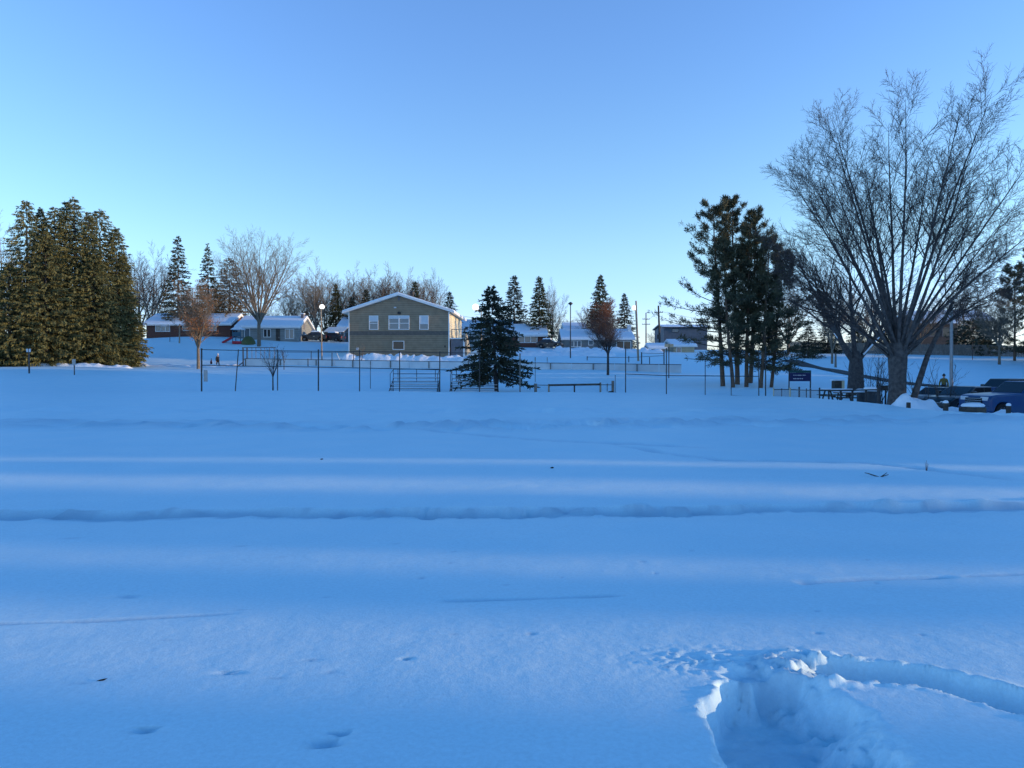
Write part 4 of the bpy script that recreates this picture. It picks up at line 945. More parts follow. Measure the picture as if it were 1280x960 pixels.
# ------------------------------------------------------------------ lamps and poles
def globe_lamp(label, px, row, Y, base_row=None, arm=0, tilt=0, pole='wood_pole', rad=.32):
    g = at(px, row, Y); b = ground(px + arm, Y); r = thing('globe_lamp', label, 'lamp', b)
    h = g.z - b.z; x = g.x - b.x
    MB().tube((0, 0, -.3), (tilt, 0, h - rad * .9), .10, .07, 10).build('post', pole, r)
    if arm: MB().tube((tilt, 0, h - rad * .9), (x, 0, h - rad * .9), .04, .04, 6).build('arm', pole, r)
    MB().lathe([(.11, h - rad * 1.12), (.16, h - rad * 1.0), (.16, h - rad * .88), (.1, h - rad * .8)], 10, c=(x, 0, 0)).build('collar', 'metal_dark', r)
    gm = MB(); gm.lathe([(.001, h + rad)] + [(rad * math.sin(t), h + rad * math.cos(t)) for t in np.linspace(.25, 2.9, 10)] + [(.001, h - rad)], 16, c=(x, 0, 0)); gm.build('globe', 'globe', r, smooth=True)
globe_lamp('globe street lamp on a tan pole left of the tan building', 402.5, 383.5, 95, tilt=-.1)
globe_lamp('globe lamp half hidden by the top of the dark spruce', 594.5, 384, 92, arm=7, rad=.42)
globe_lamp('globe lamp hung on the leaning wooden pole at the blue grey bungalow', 793, 385, 96, arm=4.5, tilt=-.35, rad=.34)
o = ground(713, 98); fl = thing('flat_lamp', 'thin dark lamp pole with a flat cap before the blue grey bungalow', 'lamp', o); h = at(713, 380, 98).z - o.z
MB().tube((0, 0, -.3), (0, 0, h), .085, .06, 8).build('post', 'metal_dark', fl)
MB().lathe([(.06, h - .25), (.14, h - .1), (.32, h), (.32, h + .1), (.12, h + .25), (.001, h + .3)], 12).build('lamp_head', 'metal_dark', fl)
def utility_pole(label, px, top, Y, arms, base=None, tilt=0, m='wood_grey', r0=.16, name='utility_pole', extra=None):
    b = ground(px, Y); t = at(px + tilt, top, Y) - b; r = thing(name, label, 'pole', b)
    MB().tube((0, 0, -.4), t, r0, r0 * .7, 10).build('pole', m, r)
    for row, wpx in arms:
        c = at(px + tilt, row, Y) - b; wm_ = wpx * M(Y) / 2
        a = MB().box(c.x - wm_, c.x + wm_, -.2, -.08, c.z - .07, c.z + .07).build('crossarm', 'wood_grey', r)
        for s in (-.9, -.45, .45, .9): MB().lathe([(.05, c.z + .07), (.07, c.z + .14), (.04, c.z + .26), (.001, c.z + .28)], 8, c=(c.x + s * wm_, -.14, 0)).build('insulator', 'metal_grey', a)
    if extra:
        c = at(px + extra[0], extra[1], Y) - b; MB().lathe([(.001, c.z - .45), (.26, c.z - .42), (.28, c.z + .4), (.001, c.z + .5)], 12, c=(c.x, -.3, 0)).build('transformer', 'metal_dark', r)
    return b + t
t1 = utility_pole('leaning wooden pole carrying a globe lamp at the blue grey bungalow', 798, 376, 95, [], tilt=-3, m='wood_pole', r0=.15)
t2 = utility_pole('utility pole with one crossarm left of the dark boxy house', 825, 382, 140, [(390.5, 11)], tilt=-2, extra=(-2.5, 421), r0=.24, m='wood_dark')
t3 = utility_pole('far utility pole with two crossarms behind the snowy shed', 807.5, 391, 185, [(399, 9), (405.5, 10)], r0=.2)
t4 = utility_pole('metal light pole right of the maple, behind the person in yellow', 1189.5, 372, 62, [], r0=.15, m='metal_grey')
utility_pole('short wooden post on the slope by the path', 1044.5, 442, 92, [], r0=.16)
utility_pole('pale pole close before the brick house', 224.5, 405, 108, [], r0=.11, m='wood_pole')
utility_pole('thin post at the top of the sledding slope below the brick house', 212.5, 415, 109, [], r0=.05, m='metal_dark')
utility_pole('thin pole on the slope before the board fence', 1215.5, 428, 105, [], r0=.05, m='metal_dark')
def wire(label, a, b, sag, r_=.02):
    mb = MB(); a, b = Vector(a), Vector(b); n_ = 14; pp = []
    for i in range(n_ + 1):
        f = i / n_; p = a.lerp(b, f); p.z -= sag * 4 * f * (1 - f); pp.append(p)
    for i in range(n_): mb.tube(pp[i], pp[i + 1], r_, r_, 5, False)
    tag(mb.build('power_line', 'metal_dark'), label, 'power line', 'power lines')
wire('power line dipping from the leaning pole to the roof of the tan building', at(795, 391, 95), at(572, 394, 110), 1.2)
wire('power line between the two far utility poles', t2 - Vector((.5, 0, 1.2)), t3 - Vector((.5, 0, 1.5)), .8)
wire('power line running right from the crossarm pole behind the pines', t2 - Vector((-.8, 0, 1.2)), at(960, 398, 140), 1.0)
# plain sign posts at the left
def sign_post(label, px, top, bot, Y, pw, ph, m='sign_white', two=False, rp=.045):
    b = at(px, bot, Y); b.z = min(b.z, gz(b.x, Y)); r = thing('sign_post', label, 'sign', b); h = at(px, top, Y).z - b.z
    MB().tube((0, 0, -.3), (0, 0, h), rp, rp, 8).build('post', 'metal_dark', r)
    if two:
        for x in (-pw / 2 - .03, pw / 2 + .03): MB().box(x - pw / 2, x + pw / 2, -.06, -.045, h - ph, h).build('panel', m, r)
    else: MB().box(-pw / 2, pw / 2, -.065, -.05, h - ph, h).build('panel', m, r, bevel=.004)
sign_post('sign post with two small pale plates at the left edge of the field', 36.5, 436, 464.5, 66, .18, .30, two=True, rp=.07)
sign_post('low sign post with a narrow grey plate before the spruce clump', 93, 449, 468, 64, .32, .5, 'metal_grey')
sign_post('sunlit pale sign on a thin pole at the far left before the dark house', 16.5, 432, 458, 88, .32, .62, 'cream_board')
sign_post('post with two cream boards left of the pines', 836, 430, 471, 72, .42, .30, 'cream_board', two=True, rp=.05)

# ------------------------------------------------------------------ playground
pg = thing('play_structure', 'playground tower with a pale peaked roof and red slide before the white bungalow', 'playground', ground(296, 109)); o = Vector(pg.location); kk = M(109)
zt = at(296, 412, 109).z - o.z; hw = 8 * kk
for x in (-.62, .62):
    for y in (0, 1.3): MB().tube((x, y, -.2), (x, y, zt), .06, .06, 6).build('post', 'blue_plastic', pg)
rf_ = MB(); rf_.add([(-hw, -.3, zt), (hw, -.3, zt), (hw, 1.6, zt), (-hw, 1.6, zt), (0, .65, zt + 6.5 * kk)], [(0, 1, 4), (1, 2, 4), (2, 3, 4), (3, 0, 4), (3, 2, 1, 0)]); rf_.build('roof', 'snow', pg, bevel=.12, segs=3)
MB().box(-.62, .62, 0, 1.3, 1.0, 1.12).build('deck', 'blue_plastic', pg)
MB().box(-.6, .6, -.03, .03, 1.2, 1.85).build('guard_panel', 'blue_plastic', pg)
s = MB(); s.bar((-.6, .6, 1.1), (-2.3, .4, .1), .6, .08); s.bar((-.6, .35, 1.25), (-2.3, .15, .25), .06, .22); s.build('slide', 'red_plastic', pg)
MB().box(-.62, 1.2, -.25, .25, .05, .45).build('step', 'red_plastic', pg, bevel=.05)
s = MB(); s.lathe([(1.1, -.1), (1.0, .5), (.55, 1.1), (.001, 1.3)], 12, c=(1.7, .3, 0)); s.build('climbing_dome', 'green_plastic', pg)

# ------------------------------------------------------------------ the park sign and picnic corner
Yp = 54; b = ground(1004, Yp); o = b
ps = thing('park_sign', 'navy park sign with a teal top band on two dark posts', 'sign', b); kk = M(Yp)
for px in (990.5, 1017.5): MB().tube((at(px, 0, Yp).x - o.x, 0, -.4), (at(px, 0, Yp).x - o.x, 0, at(0, 463, Yp).z - o.z), .05, .05, 8).build('post', 'metal_dark', ps)
x0, x1 = at(991, 0, Yp).x - o.x, at(1017, 0, Yp).x - o.x; z = lambda row: at(0, row, Yp).z - o.z
pn = MB().box(x0, x1, -.09, -.05, z(476.5), z(466)).build('board', 'sign_blue', ps)
MB().box(x0, x1, -.092, -.05, z(465.9), z(463)).build('top_band', 'sign_green', ps)
for row, fx0, fx1, rg_ in ((469, .16, .76, 5), (473.3, .16, .66, 6)):
    tx = MB(); rr = random.Random(rg_); x = x0 + (x1 - x0) * fx0
    while x < x0 + (x1 - x0) * fx1:
        wd = rr.uniform(.02, .045); tx.box(x, x + wd, -.096, -.089, z(row) - .035, z(row) + .035); x += wd + rr.choice((.014, .014, .05))
    tx.build('text_line', 'sign_white', pn)
# utility cabinet
cb = thing('cabinet', 'dark square cabinet with snow on top behind the picnic corner', 'cabinet', ground(1047.5, 52)); zc = at(0, 476, 52).z - cb.location.z
MB().box(-0.30, .2, -.2, .35, -.3, zc).build('body', 'wood_dark', cb); MB().box(.203, .40, -.2, .35, -.3, zc).build('side_panel', 'cream_board', cb); MB().box(-.44, .42, -.22, .37, zc + .003, zc + .1).build('snow', 'snow', cb, bevel=.04)
# low rail fence round the corner
pipe_fence('low mesh fence with a snow capped rail before the park sign', [(967, 486, 498, 45, .035, 967, 'cream_board'), (977, 487, 499, 45, .03), (987.5, 486, 499.5, 44.5, .055, 987.5, 'cream_board'), (999, 485, 500, 44.5, .05), (1008, 487, 500.5, 44, .03), (1013, 487, 502, 44, .045), (1024.5, 486, 502.5, 43.5, .045)],
           [[(967, 486.8, 45), (987.5, 487, 44.5), (1008, 487.8, 44), (1024.5, 488, 43.5)], [(967, 497.5, 45), (1008, 499.5, 44), (1024.5, 501.5, 43.5)]], 'low_fence')
mp_ = MB(); oo = ground(967, 44.9); cp = thing('mesh_infill', 'grey wire mesh filling the low fence before the park sign', 'fence mesh', oo)
rgm = random.Random(3)
for a, b in (((967, 487, 45), (987.5, 499.3, 44.5)), ((988, 487, 44.5), (1024, 502, 43.5))):
    p, q_ = at(a[0], a[1], a[2]) - oo, at(b[0], b[1], b[2]) - oo; n_ = 26; zl0 = min(p.z, q_.z); zh0 = max(p.z, q_.z)
    mm_ = MB()
    for i in range(n_ + 1):
        f = i / n_; x = p.x + (q_.x - p.x) * f; y = p.y + (q_.y - p.y) * f; mm_.box(x - .006, x + .006, y - .006, y + .006, zl0, zh0)
    for j in range(9):
        zz_ = zl0 + (zh0 - zl0) * j / 8; mm_.bar((p.x, p.y, zz_), (q_.x, q_.y, zz_), .01, .012)
    mm_.build('mesh_panel', 'metal_grey', cp)
pipe_fence('dark plank rail fence between the park sign and the maple', [(1036, 489, 503, 43, .05), (1051, 489, 505, 42, .06), (1065.5, 489, 506, 41, .06), (1082.5, 488.5, 508, 40, .06), (1098.5, 485, 510, 38.5, .10)],
           [[(1025, 488.2, 43.4), (1051, 488.6, 42), (1082.5, 487.5, 40), (1098, 487.5, 38.6)], [(1025, 487.4, 43.4), (1051, 487.8, 42), (1098, 486.8, 38.6)]], 'rail_fence')
def picnic(label, px, Y, rz):
    r = thing('picnic_table', label, 'picnic table', ground(px, Y), rz, 'picnic tables in the corner by the maple')
    for i in range(5): MB().box(-.9, .9, -.38 + i * .155, -.24 + i * .155, .72, .76).build('top_board', 'wood_dark', r)
    for s in (-.72, .6):
        MB().box(-.9, .9, s, s + .13, .42, .46).build('seat_board', 'wood_dark', r)
    for x in (-.62, .62):
        f = MB(); f.bar((x, -.6, -.05), (x, -.25, .72), .05, .09); f.bar((x, .6, -.05), (x, .25, .72), .05, .09); f.bar((x, -.75, .39), (x, .75, .39), .05, .08); f.build('leg_frame', 'wood_dark', r)
    MB().box(-.88, .88, -.37, .36, .763, .83).build('snow', 'snow', r, bevel=.03)
    return r
pt = picnic('picnic table nearest the cabinet, low behind the rail fence', 1046, 44.5, .2)
picnic('picnic table in the middle of the corner, left of the snow capped barrels', 1063, 43.5, -.2)
def barrel(label, px, Y, s=1):
    r = thing('barrel', label, 'barrel', ground(px, Y), 0, 'snow capped barrels by the maple'); r.scale = (s, s, s)
    MB().lathe([(.001, -.1), (.28, -.1), (.30, .3), (.31, .32), (.31, .36), (.30, .38), (.30, .66), (.31, .68), (.31, .72), (.30, .74), (.28, .95), (.001, .95)], 16).build('body', 'barrel', r, smooth=True)
    MB().lathe([(.31, .93), (.40, 1.0), (.42, 1.06), (.38, 1.14), (.2, 1.19), (.001, 1.2)], 16).build('snow', 'snow', r, smooth=True)
barrel('lower snow capped barrel left of the plank fence end', 1077, 41.5, .8)
barrel('taller snow capped barrel close to the maple trunk', 1089, 40.5, .95)
kb = thing('notice_board', 'brown board on legs between the barrels and the maple trunk', 'board', ground(1102, 44)); zq = at(0, 482, 44).z - kb.location.z
MB().box(-.3, .4, -.03, .03, zq - .3, zq).build('board', 'wood_dark', kb)
for x in (-.2, .3): MB().box(x - .04, x + .04, .03, .1, -.3, zq - .02).build('leg', 'wood_dark', kb)
# bollards and stone block at the car park edge
def bollard(label, px, Y, top, bot, wpx, cap):
    b = at(px, bot + 2, Y); r = thing('bollard', label, 'bollard', b, 0, 'bollards along the car park edge'); h = at(px, top, Y).z - b.z; rr = wpx * M(Y) / 2
    MB().lathe([(rr * 1.02, -.3), (rr, h * .5), (rr * .98, h - .03), (rr * .9, h), (.001, h)], 12).build('body', 'wood_dark', r)
    if cap: MB().lathe([(rr * 1.0, h - .01), (rr * 1.05, h + .04), (rr * .7, h + .10), (.001, h + .12)], 12).build('snow', 'snow', r, smooth=True)
bollard('bare topped bollard standing in the snow pile by the maple', 1135.5, 32.4, 503, 512.5, 5, 0)
bollard('snow capped bollard before the black car', 1182, 32.3, 503.5, 515.5, 6, 1)
bollard('snow capped bollard before the rear of the blue pickup', 1260.5, 32.2, 507, 517.5, 5.5, 1)
sb = thing('stone_block', 'dark low stone block under a thick snow cap before the blue pickup', 'block', at(1216, 516.5, 32)); kk = M(32)
MB().box(-13 * kk, 12 * kk, -.3, .3, -.3, 7.5 * kk).build('block', 'wood_dark', sb, bevel=.04)
sm_ = MB(); sm_.lathe([(.001, -.02), (.50, -.01), (.54, .05), (.47, .12), (.30, .165), (.001, .18)], 20); sm_ = sm_.build('snow', 'snow', sb, loc=(0, 0, 7.5 * kk + .03), smooth=True); sm_.scale = (.95, .68, 1)

# ------------------------------------------------------------------ vehicles
def arc(cx, cz, r, a0, a1, n_=8): return [(cx + r * math.cos(R(a0 + (a1 - a0) * i / n_)), cz + r * math.sin(R(a0 + (a1 - a0) * i / n_))) for i in range(n_ + 1)]
def vehicle(name, label, cat, loc, rz, paint, L, W_, belt, top, hood, axle, wr, ghouse, nose, snow=False, group=None, bed=False, grille=True):
    """front towards -x. ghouse: x of windscreen foot, roof front, roof rear, rear glass foot"""
    r = thing(name, label, cat, loc, rz, group); x0, x1 = -L / 2, L / 2; g = .24; fa, ra = axle
    out = [(x0 + .12, g + .05), (x0, g + .22), (x0 - .01, nose - .18), (x0 + .08, nose), (x0 + .45, hood - .03), (ghouse[0], hood + .04)]
    out += [(ghouse[3], belt + .02), (x1 - .06, belt - .02), (x1, belt - .25), (x1 - .02, g + .2), (x1 - .2, g + .06)]
    out += arc(ra, wr, wr + .07, 5, 175) + [(ra - wr - .12, g), (fa + wr + .12, g)] + arc(fa, wr, wr + .07, 5, 175)
    body = MB(); body.prism(out, -W_ / 2, W_ / 2); bo = body.build('body', paint, r, bevel=.10, segs=4, smooth=True)
    try: bo.data.shade_auto_smooth
    except Exception: pass
    for p in bo.data.polygons: p.use_smooth = False
    a, b_, c, d = ghouse; zf, zr = hood + .02, belt; tw = W_ / 2 * .80; bw = W_ / 2 * .95
    vs = [(a, -bw, zf), (a, bw, zf), (d, -bw, zr), (d, bw, zr), (b_, -tw, top), (b_, tw, top), (c, -tw, top), (c, tw, top)]
    cabin = MB(); cabin.add(vs, [(0, 1, 5, 4), (4, 5, 7, 6), (6, 7, 3, 2), (0, 4, 6, 2), (1, 3, 7, 5), (0, 2, 3, 1)]); cabin.build('cabin', paint, r, bevel=.06, segs=3)
    def lerp(p, q_, t): return tuple(p[i] + (q_[i] - p[i]) * t for i in range(3))
    def pane(nm, A1, B1, C1, D1, off, m='glass_dark', u0=.1, u1=.9, v0=.12, v1=.88, par=None):
        """quad A1-B1 bottom, D1-C1 top"""
        f = lambda u, v: Vector(lerp(lerp(A1, B1, u), lerp(D1, C1, u), v)) + Vector(off); o_ = Vector(off) * .9
        q1 = [f(u0, v0), f(u1, v0), f(u1, v1), f(u0, v1)]; mb = MB(); mb.add(q1 + [p - o_ for p in q1], [(0, 1, 2, 3), (7, 6, 5, 4), (0, 4, 5, 1), (1, 5, 6, 2), (2, 6, 7, 3), (3, 7, 4, 0)]); return mb.build(nm, m, par or r)
    pane('windscreen', vs[0], vs[1], vs[5], vs[4], (-.012, 0, .012), u0=.05, u1=.95, v0=.06, v1=.92)
    pane('rear_window', vs[2], vs[3], vs[7], vs[6], (.012, 0, .008), u0=.06, u1=.94)
    for s, (A1, B1, C1, D1) in ((-1, (vs[0], vs[2], vs[6], vs[4])), (1, (vs[1], vs[3], vs[7], vs[5]))):
        pane('side_window', A1, B1, C1, D1, (0, s * .012, .003), u0=.10, u1=.49); pane('side_window', A1, B1, C1, D1, (0, s * .012, .003), u0=.53, u1=.90)
        dx0, dx1 = a + .15, (a + d) / 2
        dm = MB(); dm.box(dx0, dx1, s * W_ / 2 - .012, s * W_ / 2 + .012, .42, hood - .08); dm = dm.build('door', paint, r, bevel=.02)
        MB().box(dx1 - .3, dx1 - .1, s * (W_ / 2 + .012), s * (W_ / 2 + .04), hood - .25, hood - .2).build('handle', 'chrome', dm)
        mm_ = MB(); mm_.box(a + .3, a + .52, s * (bw + .02), s * (bw + .26), zf + .06, zf + .28); mm_.build('mirror', paint, r, bevel=.04)
        MB().box(x0 - .03, x0 + .22, s * W_ / 2 * .62 - .22, s * W_ / 2 * .62 + .22, nose - .24, nose - .04).build('headlight', 'lens', r, bevel=.03)
        MB().box(x1 - .06, x1 + .02, s * W_ / 2 * .82 - .10, s * W_ / 2 * .82 + .10, belt - .38, belt - .1).build('tail_light', 'red_plastic', r)
        for ax in axle:
            wl = thing('wheel', None, None); wl.parent = r; wl.location = (ax, s * (W_ / 2 - .12), wr)
            MB().lathe([(wr * .62, -.11), (wr * .93, -.12), (wr, -.08), (wr, .08), (wr * .93, .12), (wr * .62, .11), (wr * .62, -.11)], 24, 'y').build('tyre', 'tyre', wl)
            rm = MB(); rm.lathe([(.001, s * .05), (wr * .2, s * .06), (wr * .22, s * .02), (wr * .6, s * .03), (wr * .64, s * .10), (wr * .64, -s * .1), (.001, -s * .1)], 20, 'y')
            for q_ in range(5):
                t = q_ * 2 * math.pi / 5; rm.bar((wr * .12 * math.cos(t), s * .075, wr * .12 * math.sin(t)), (wr * .6 * math.cos(t), s * .085, wr * .6 * math.sin(t)), .07, .05)
            rm.build('rim', 'rim', wl)
    if grille:
        gr = MB(); gr.box(x0 - .045, x0 + .05, -W_ * .26, W_ * .26, nose - .48, nose - .1); gr = gr.build('grille', 'black_cloth', r, bevel=.02)
        for i in range(4): MB().box(x0 - .06, x0 - .04, -W_ * .25, W_ * .25, nose - .45 + i * .1, nose - .42 + i * .1).build('slat', 'chrome', gr)
        MB().box(x0 - .08, x0 + .15, -W_ / 2 + .03, W_ / 2 - .03, g + .18, g + .42).build('bumper', paint, r, bevel=.05)
    if bed:
        MB().box(d + .1, x1 - .12, -W_ / 2 + .12, W_ / 2 - .12, belt - .02, belt + .02).build('bed_cover', 'black_cloth', r)
    if snow:
        sm = MB(); zz = top + .015; sm.add([(b_ - .1, -tw + .02, zz - .03), (b_ - .1, tw - .02, zz - .03), (c + .1, tw - .02, zz - .03), (c + .1, -tw + .02, zz - .03), (b_, -tw + .1, zz + .18), (b_, tw - .1, zz + .18), (c, tw - .1, zz + .18), (c, -tw + .1, zz + .18)], [(3, 2, 1, 0), (4, 5, 6, 7), (0, 1, 5, 4), (1, 2, 6, 5), (2, 3, 7, 6), (3, 0, 4, 7)]); sm.build('roof_snow', 'snow', r, bevel=.06)
        sm = MB(); sm.add([(x0 + .3, -W_ * .42, nose - .02), (a - .1, -W_ * .42, hood), (a - .1, W_ * .42, hood), (x0 + .3, W_ * .42, nose - .02), (x0 + .35, -W_ * .40, nose + .12), (a, -W_ * .40, hood + .15), (a, W_ * .4, hood + .15), (x0 + .35, W_ * .4, nose + .12)], [(0, 1, 2, 3), (7, 6, 5, 4), (0, 4, 5, 1), (1, 5, 6, 2), (2, 6, 7, 3), (3, 7, 4, 0)]); sm.build('hood_snow', 'snow', r, bevel=.04)
    return r
def on(px, Y, z): return (at(px, 460, Y).x, Y, z)
vehicle('pickup_truck', 'bright blue pickup truck at the right edge of the car park', 'pickup truck', on(1277, 37.2, -1.02), .20, 'truck_blue', 5.8, 2.0, 1.28, 1.93, 1.30, (-2.12, 1.85), .41, (-.95, -.2, 1.25, 1.55), 1.2, bed=True)
vehicle('car', 'black car with a sloping hood between the grey car and the blue pickup', 'car', on(1203, 40.5, -1.0), .42, 'car_black', 4.7, 1.85, 1.0, 1.55, 1.02, (-1.4, 1.35), .34, (-.95, .0, 1.5, 2.1), .82)
vehicle('car', 'low grey car nearest the maple trunk', 'car', on(1172, 43.5, -1.0), .45, 'car_grey', 4.5, 1.8, .95, 1.42, .96, (-1.3, 1.3), .33, (-.85, -.15, .95, 1.7), .78)
p = ground(1229, 52); vehicle('car', 'dark car showing only its roof over the hood of the blue pickup', 'car', (on(1252, 50, -.85)), .3, 'car_black', 4.5, 1.8, 1.0, 1.7, 1.0, (-1.3, 1.3), .34, (-.9, -.2, 1.7, 2.1), .8)
for px, Y, lab, pt_, rz in ((392, 117, 'dark car under snow left of the globe lamp', 'car_black', .1), (414, 118, 'dark car with a snow covered roof right of the globe lamp', 'car_black', -.2), (687, 119, 'dark snow capped car right of the white and brick bungalow', 'car_black', 2.9)):
    p = ground(px, Y); vehicle('parked_car', lab, 'car', p + Vector((0, 0, .05)), rz, pt_, 4.4, 1.8, 1.0, 1.5, 1.0, (-1.3, 1.3), .33, (-.9, -.2, 1.0, 1.8), .8, True)
p = ground(9, 95); vehicle('parked_car', 'tan car at the left edge behind the pale sign', 'car', p, 3.5, 'car_tan', 4.4, 1.8, 1.0, 1.5, 1.0, (-1.3, 1.3), .33, (-.9, -.2, 1.0, 1.8), .8, False)
cpo = thing('carport', 'low carport with a snow striped roof over the right hand dark car', 'carport', ground(418, 121)); kk = M(121); zc = at(0, 413, 121).z - cpo.location.z
for x in (-1.5, 1.5):
    for y in (0, 3): MB().box(x - .06, x + .06, y - .06, y + .06, -.2, zc - .3).build('post', 'wood_dark', cpo)
for i in range(6):
    f = i / 5; MB().box(-1.8, 1.7, f * 3.2 - .28, f * 3.2 + .28, zc - .35 + f * .9, zc - .29 + f * .9).build('roof_panel', 'wood_dark' , cpo)
    MB().box(-1.75, 1.65, f * 3.2 - .27, f * 3.2 + .05, zc - .287 + f * .9, zc - .15 + f * .9).build('snow', 'snow', cpo)

# ------------------------------------------------------------------ people
def skin(name, verts, edges, rad, m, parent, sub=2):
    me = bpy.data.meshes.new(name); me.from_pydata([Vector(v) for v in verts], edges, []); o_ = link(name, me, m, parent)
    o_.modifiers.new('skin', 'SKIN')
    for i, r_ in enumerate(rad): me.skin_vertices[0].data[i].radius = (r_, r_) if not isinstance(r_, tuple) else r_
    me.skin_vertices[0].data[0].use_root = True
    s_ = o_.modifiers.new('subdivision', 'SUBSURF'); s_.levels = s_.render_levels = sub
    return o_
def person(label, loc, rz, sc, coat, legs, hat, hair='black_cloth', arms=((-.30, .06, .78), (.30, .06, .78)), stride=.16):
    """one continuous body under coat, trousers, boots and hat; faces -y"""
    r = thing('person', label, 'person', loc, rz); r.scale = (sc,) * 3
    V = [(0, 0, .95), (0, 0, 1.15), (0, 0, 1.38), (0, -.01, 1.50), (0, -.02, 1.58), (0, -.03, 1.66), (0, -.02, 1.73)]; E = [(i, i + 1) for i in range(6)]
    Rr = [(.15, .11), (.14, .10), (.17, .11), .055, .075, .095, .07]
    def chain(a, pts_, rr):
        for p_, q_ in zip(pts_, rr): V.append(p_); Rr.append(q_); E.append((a, len(V) - 1)); a = len(V) - 1
        return a
    cl, cr = [], []
    for s, hand in ((-1, arms[0]), (1, arms[1])):
        sh = (s * .19, 0, 1.40); el = ((s * .24 + hand[0]) / 2 + s * .02, (hand[1]) / 2 + .05, (1.40 + hand[2]) / 2); wr = hand
        h = chain(2, [sh, el, wr], [.06, .045, .032])
        d = (Vector(wr) - Vector(el)).normalized(); side = d.cross(Vector((0, 1, 0))).normalized(); fw = d.cross(side)
        pm = chain(h, [Vector(wr) + d * .07], [(.04, .022)])
        for k_, ln in zip((-.03, -.01, .01, .03), (.065, .08, .075, .055)):
            b0 = Vector(wr) + d * .10 + fw * k_; chain(pm, [b0, b0 + d * ln * .5 + side * s * .006, b0 + d * ln + side * s * .02], [.010, .009, .008])
        chain(h, [Vector(wr) + d * .05 - fw * .045, Vector(wr) + d * .09 - fw * .06], [.011, .009])
        cl.append((sh, el, Vector(el).lerp(Vector(wr), .92)))
    for s in (-1, 1):
        st_ = stride * s; hp = (s * .09, 0, .90); kn = (s * .10, -st_ * .6 - .02, .50); an = (s * .10, -st_ + .03, .09); to = (s * .11, -st_ - .13, .04)
        chain(0, [hp, kn, an, to], [.085, .06, .042, .038]); cr.append((hp, kn, an, to))
    skin('body', V, E, Rr, 'skin', r)
    # face: eyes, nose, mouth sit on the front of the head
    for s in (-1, 1): MB().lathe([(.001, -.012), (.012, -.006), (.014, .004), (.001, .012)], 8, 'y', (s * .032, -.115, 1.665)).build('eye', 'black_cloth', r)
    n_ = MB(); n_.add([(-.012, -.115, 1.625), (.012, -.115, 1.625), (0, -.112, 1.67), (0, -.145, 1.63)], [(0, 1, 2), (0, 3, 1), (1, 3, 2), (2, 3, 0)]); n_.build('nose', 'skin', r)
    MB().box(-.022, .022, -.116, -.105, 1.592, 1.60).build('mouth', 'dark_red', r)
    cv = [(0, 0, .78), (0, 0, 1.0), (0, 0, 1.2), (0, 0, 1.40), (0, -.005, 1.49)]; ce = [(0, 1), (1, 2), (2, 3), (3, 4)]; crd = [(.19, .145), (.18, .14), (.18, .135), (.20, .135), .085]
    for sh, el, wr in cl:
        i = len(cv); cv += [sh, el, wr]; ce += [(3, i), (i, i + 1), (i + 1, i + 2)]; crd += [.085, .068, .052]
    skin('coat', cv, ce, crd, coat, r)
    tv = [(0, 0, .90)]; te = []; trd = [(.16, .125)]
    for hp, kn, an, to in cr:
        i = len(tv); tv += [hp, kn, an]; te += [(0, i), (i, i + 1), (i + 1, i + 2)]; trd += [.105, .082, .068]
    skin('trousers', tv, te, trd, legs, r)
    for hp, kn, an, to in cr: skin('boot', [(an[0], an[1] + .01, an[2] + .12), (an[0], an[1], an[2] - .02), to], [(0, 1), (1, 2)], [.068, .06, .052], 'black_cloth', r)
    h = MB(); h.lathe([(.112, 1.68), (.118, 1.71), (.112, 1.74), (.098, 1.79), (.06, 1.83), (.001, 1.845)], 14, c=(0, -.02, 0)); h.lathe([(.03, 1.84), (.035, 1.87), (.001, 1.89)], 8, c=(0, -.02, 0)); h.build('hat', hat, r, smooth=True)
    return r
g = ground(272, 93.5); person('adult in dark winter clothes and a white hat walking a child by the hill', at(272.3, 459, 93.5), 1.2, .98, 'navy', 'black_cloth', 'white_cloth', arms=((-.33, -.05, .80), (.28, .05, .80)))
person('small child in a dark red snowsuit beside the adult in the white hat', at(264.2, 459, 93.7), 1.6, .62, 'dark_red', 'black_cloth', 'navy')
person('person in a yellow coat and dark hat on the path behind the grey car', tuple(ground(1180, 57, 0)), 2.6, 1.0, 'yellow_coat', 'navy', 'black_cloth')

# ------------------------------------------------------------------ small things lying on the snow
def on_snow(px, py): x, y = gpt(px, py); return Vector((x, y, float(base_z(np.array([x]), np.array([y]))[0] + snow_detail(np.array([x]), np.array([y]))[0])))
st = thing('stick', 'forked dry stick lying on the snow before the maple', 'stick', on_snow(1098, 596)); k = M(st.location.y)
s = MB(); s.tube((-17 * k, 0, 5 * k), (-9 * k, .1, 3 * k), .005, .007, 6); s.tube((-9 * k, .1, 3 * k), (2 * k, 0, -.01), .007, .010, 6); s.tube((2 * k, 0, -.01), (13 * k, .05, 4.5 * k), .008, .004, 6); s.tube((3 * k, 0, 0), (8 * k, -.1, 4 * k), .008, .005, 6); s.build('twig', 'bark_dark', st)
wd_ = thing('weed', 'thin dry weed stalks sticking out of the snow near the maple', 'weed', on_snow(1158, 586)); s = MB(); k = M(wd_.location.y)
for a, h in ((-3, 12), (0, 14), (2, 11), (4, 9)): s.tube((0, 0, -.05), (a * k, a * .01, h * k), .004, .002, 5)
s.build('stalk', 'bark_dark', wd_)
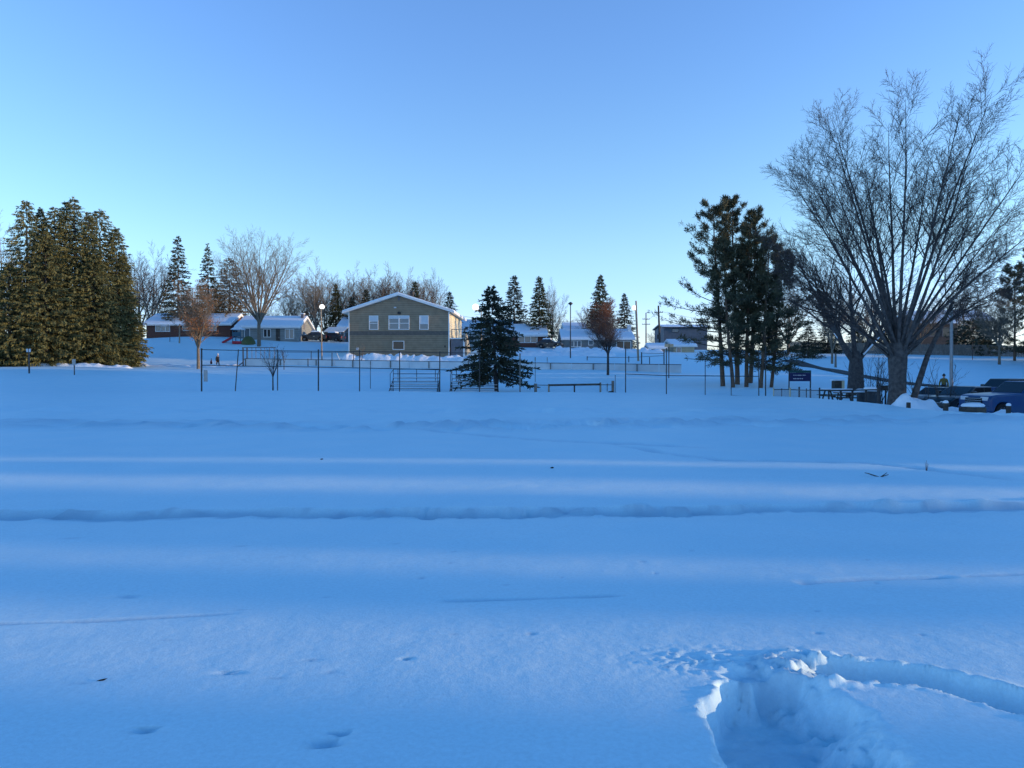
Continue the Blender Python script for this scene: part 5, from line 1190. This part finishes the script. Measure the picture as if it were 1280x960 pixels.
for px, py, lab, sc in ((402, 578, 'dark dead leaf lying on the snow left of the centre', .52), (690, 588, 'dark dead leaf lying on the snow below the dark spruce', .6), (127, 849, 'tiny dark twig on the near snow at the left', .25)):
    t = thing('dead_leaf', lab, 'leaf' if sc > .5 else 'twig', on_snow(px, py), .4); k = .04 * sc
    s = MB(); s.add([(-1.4 * k, 0, .4 * k), (-.5 * k, -.7 * k, .15 * k), (.8 * k, -.5 * k, .2 * k), (1.5 * k, 0, .6 * k), (.6 * k, .6 * k, 1.0 * k), (-.6 * k, .7 * k, .7 * k), (0, 0, .2 * k)] if sc > .5 else [(-2.5 * k, 0, .3 * k), (-.8 * k, -.3 * k, .1 * k), (1.2 * k, -.3 * k, .1 * k), (2.8 * k, 0, .9 * k), (.9 * k, .3 * k, .8 * k), (-.9 * k, .3 * k, .6 * k), (0, 0, .1 * k)],
               [(0, 1, 6), (1, 2, 6), (2, 3, 6), (3, 4, 6), (4, 5, 6), (5, 0, 6)]); s.build('blade', 'dead_leaf', t)

# ------------------------------------------------------------------ windbreak added right of the field, out of the frame, to throw the long shade
rng = np.random.default_rng(5); V = []
CX = 80.0; sh = CX * math.tan(-SUN_AZ)
gaps = [(3.5, 4.4), (5.8, 6.1), (9.2, 10.1), (11.8, 12.0)]  # openings shaped to lay bands of low sun on the field
yy = -22.0
while yy < 104:
    gap = any(a - .4 < yy + sh < b + .4 for a, b in gaps)
    n_ = 260; H = ((18.5 if 12 < yy < 44 else 15 if yy < 60 else 4.2 if 66.5 < yy < 68 or 72 < yy < 74 else 10) + rng.normal(0, .5)) if not gap else 4.2
    t = rng.random(n_) ** .8; rad = 1.5 * (1 - t) ** .4; az = rng.uniform(0, 6.28, n_)
    p = np.stack([CX + rad * np.cos(az) * 1.3 + rng.normal(0, .2), yy + rng.uniform(-.25, .25, n_), t * H], -1)
    d = np.stack([np.cos(az), .15 * np.sin(az), .3 + 0 * az], -1)
    s_ = sprays(rng, p, d, n_, 1.1, .35, 0, .9).reshape(-1, 4, 3)
    s_[:, :, 1] = yy + np.clip(s_[:, :, 1] - yy, -.45, .45); V.append(s_.reshape(-1, 3)); yy += .5
V = np.concatenate(V); hb = link('shade_windbreak', mesh_np('shade_windbreak', V, np.arange(len(V)).reshape(-1, 4)), 'spruce')
tag(hb, 'unseen windbreak added right of the field to cast shade and light bands', 'trees', None, 'stuff')
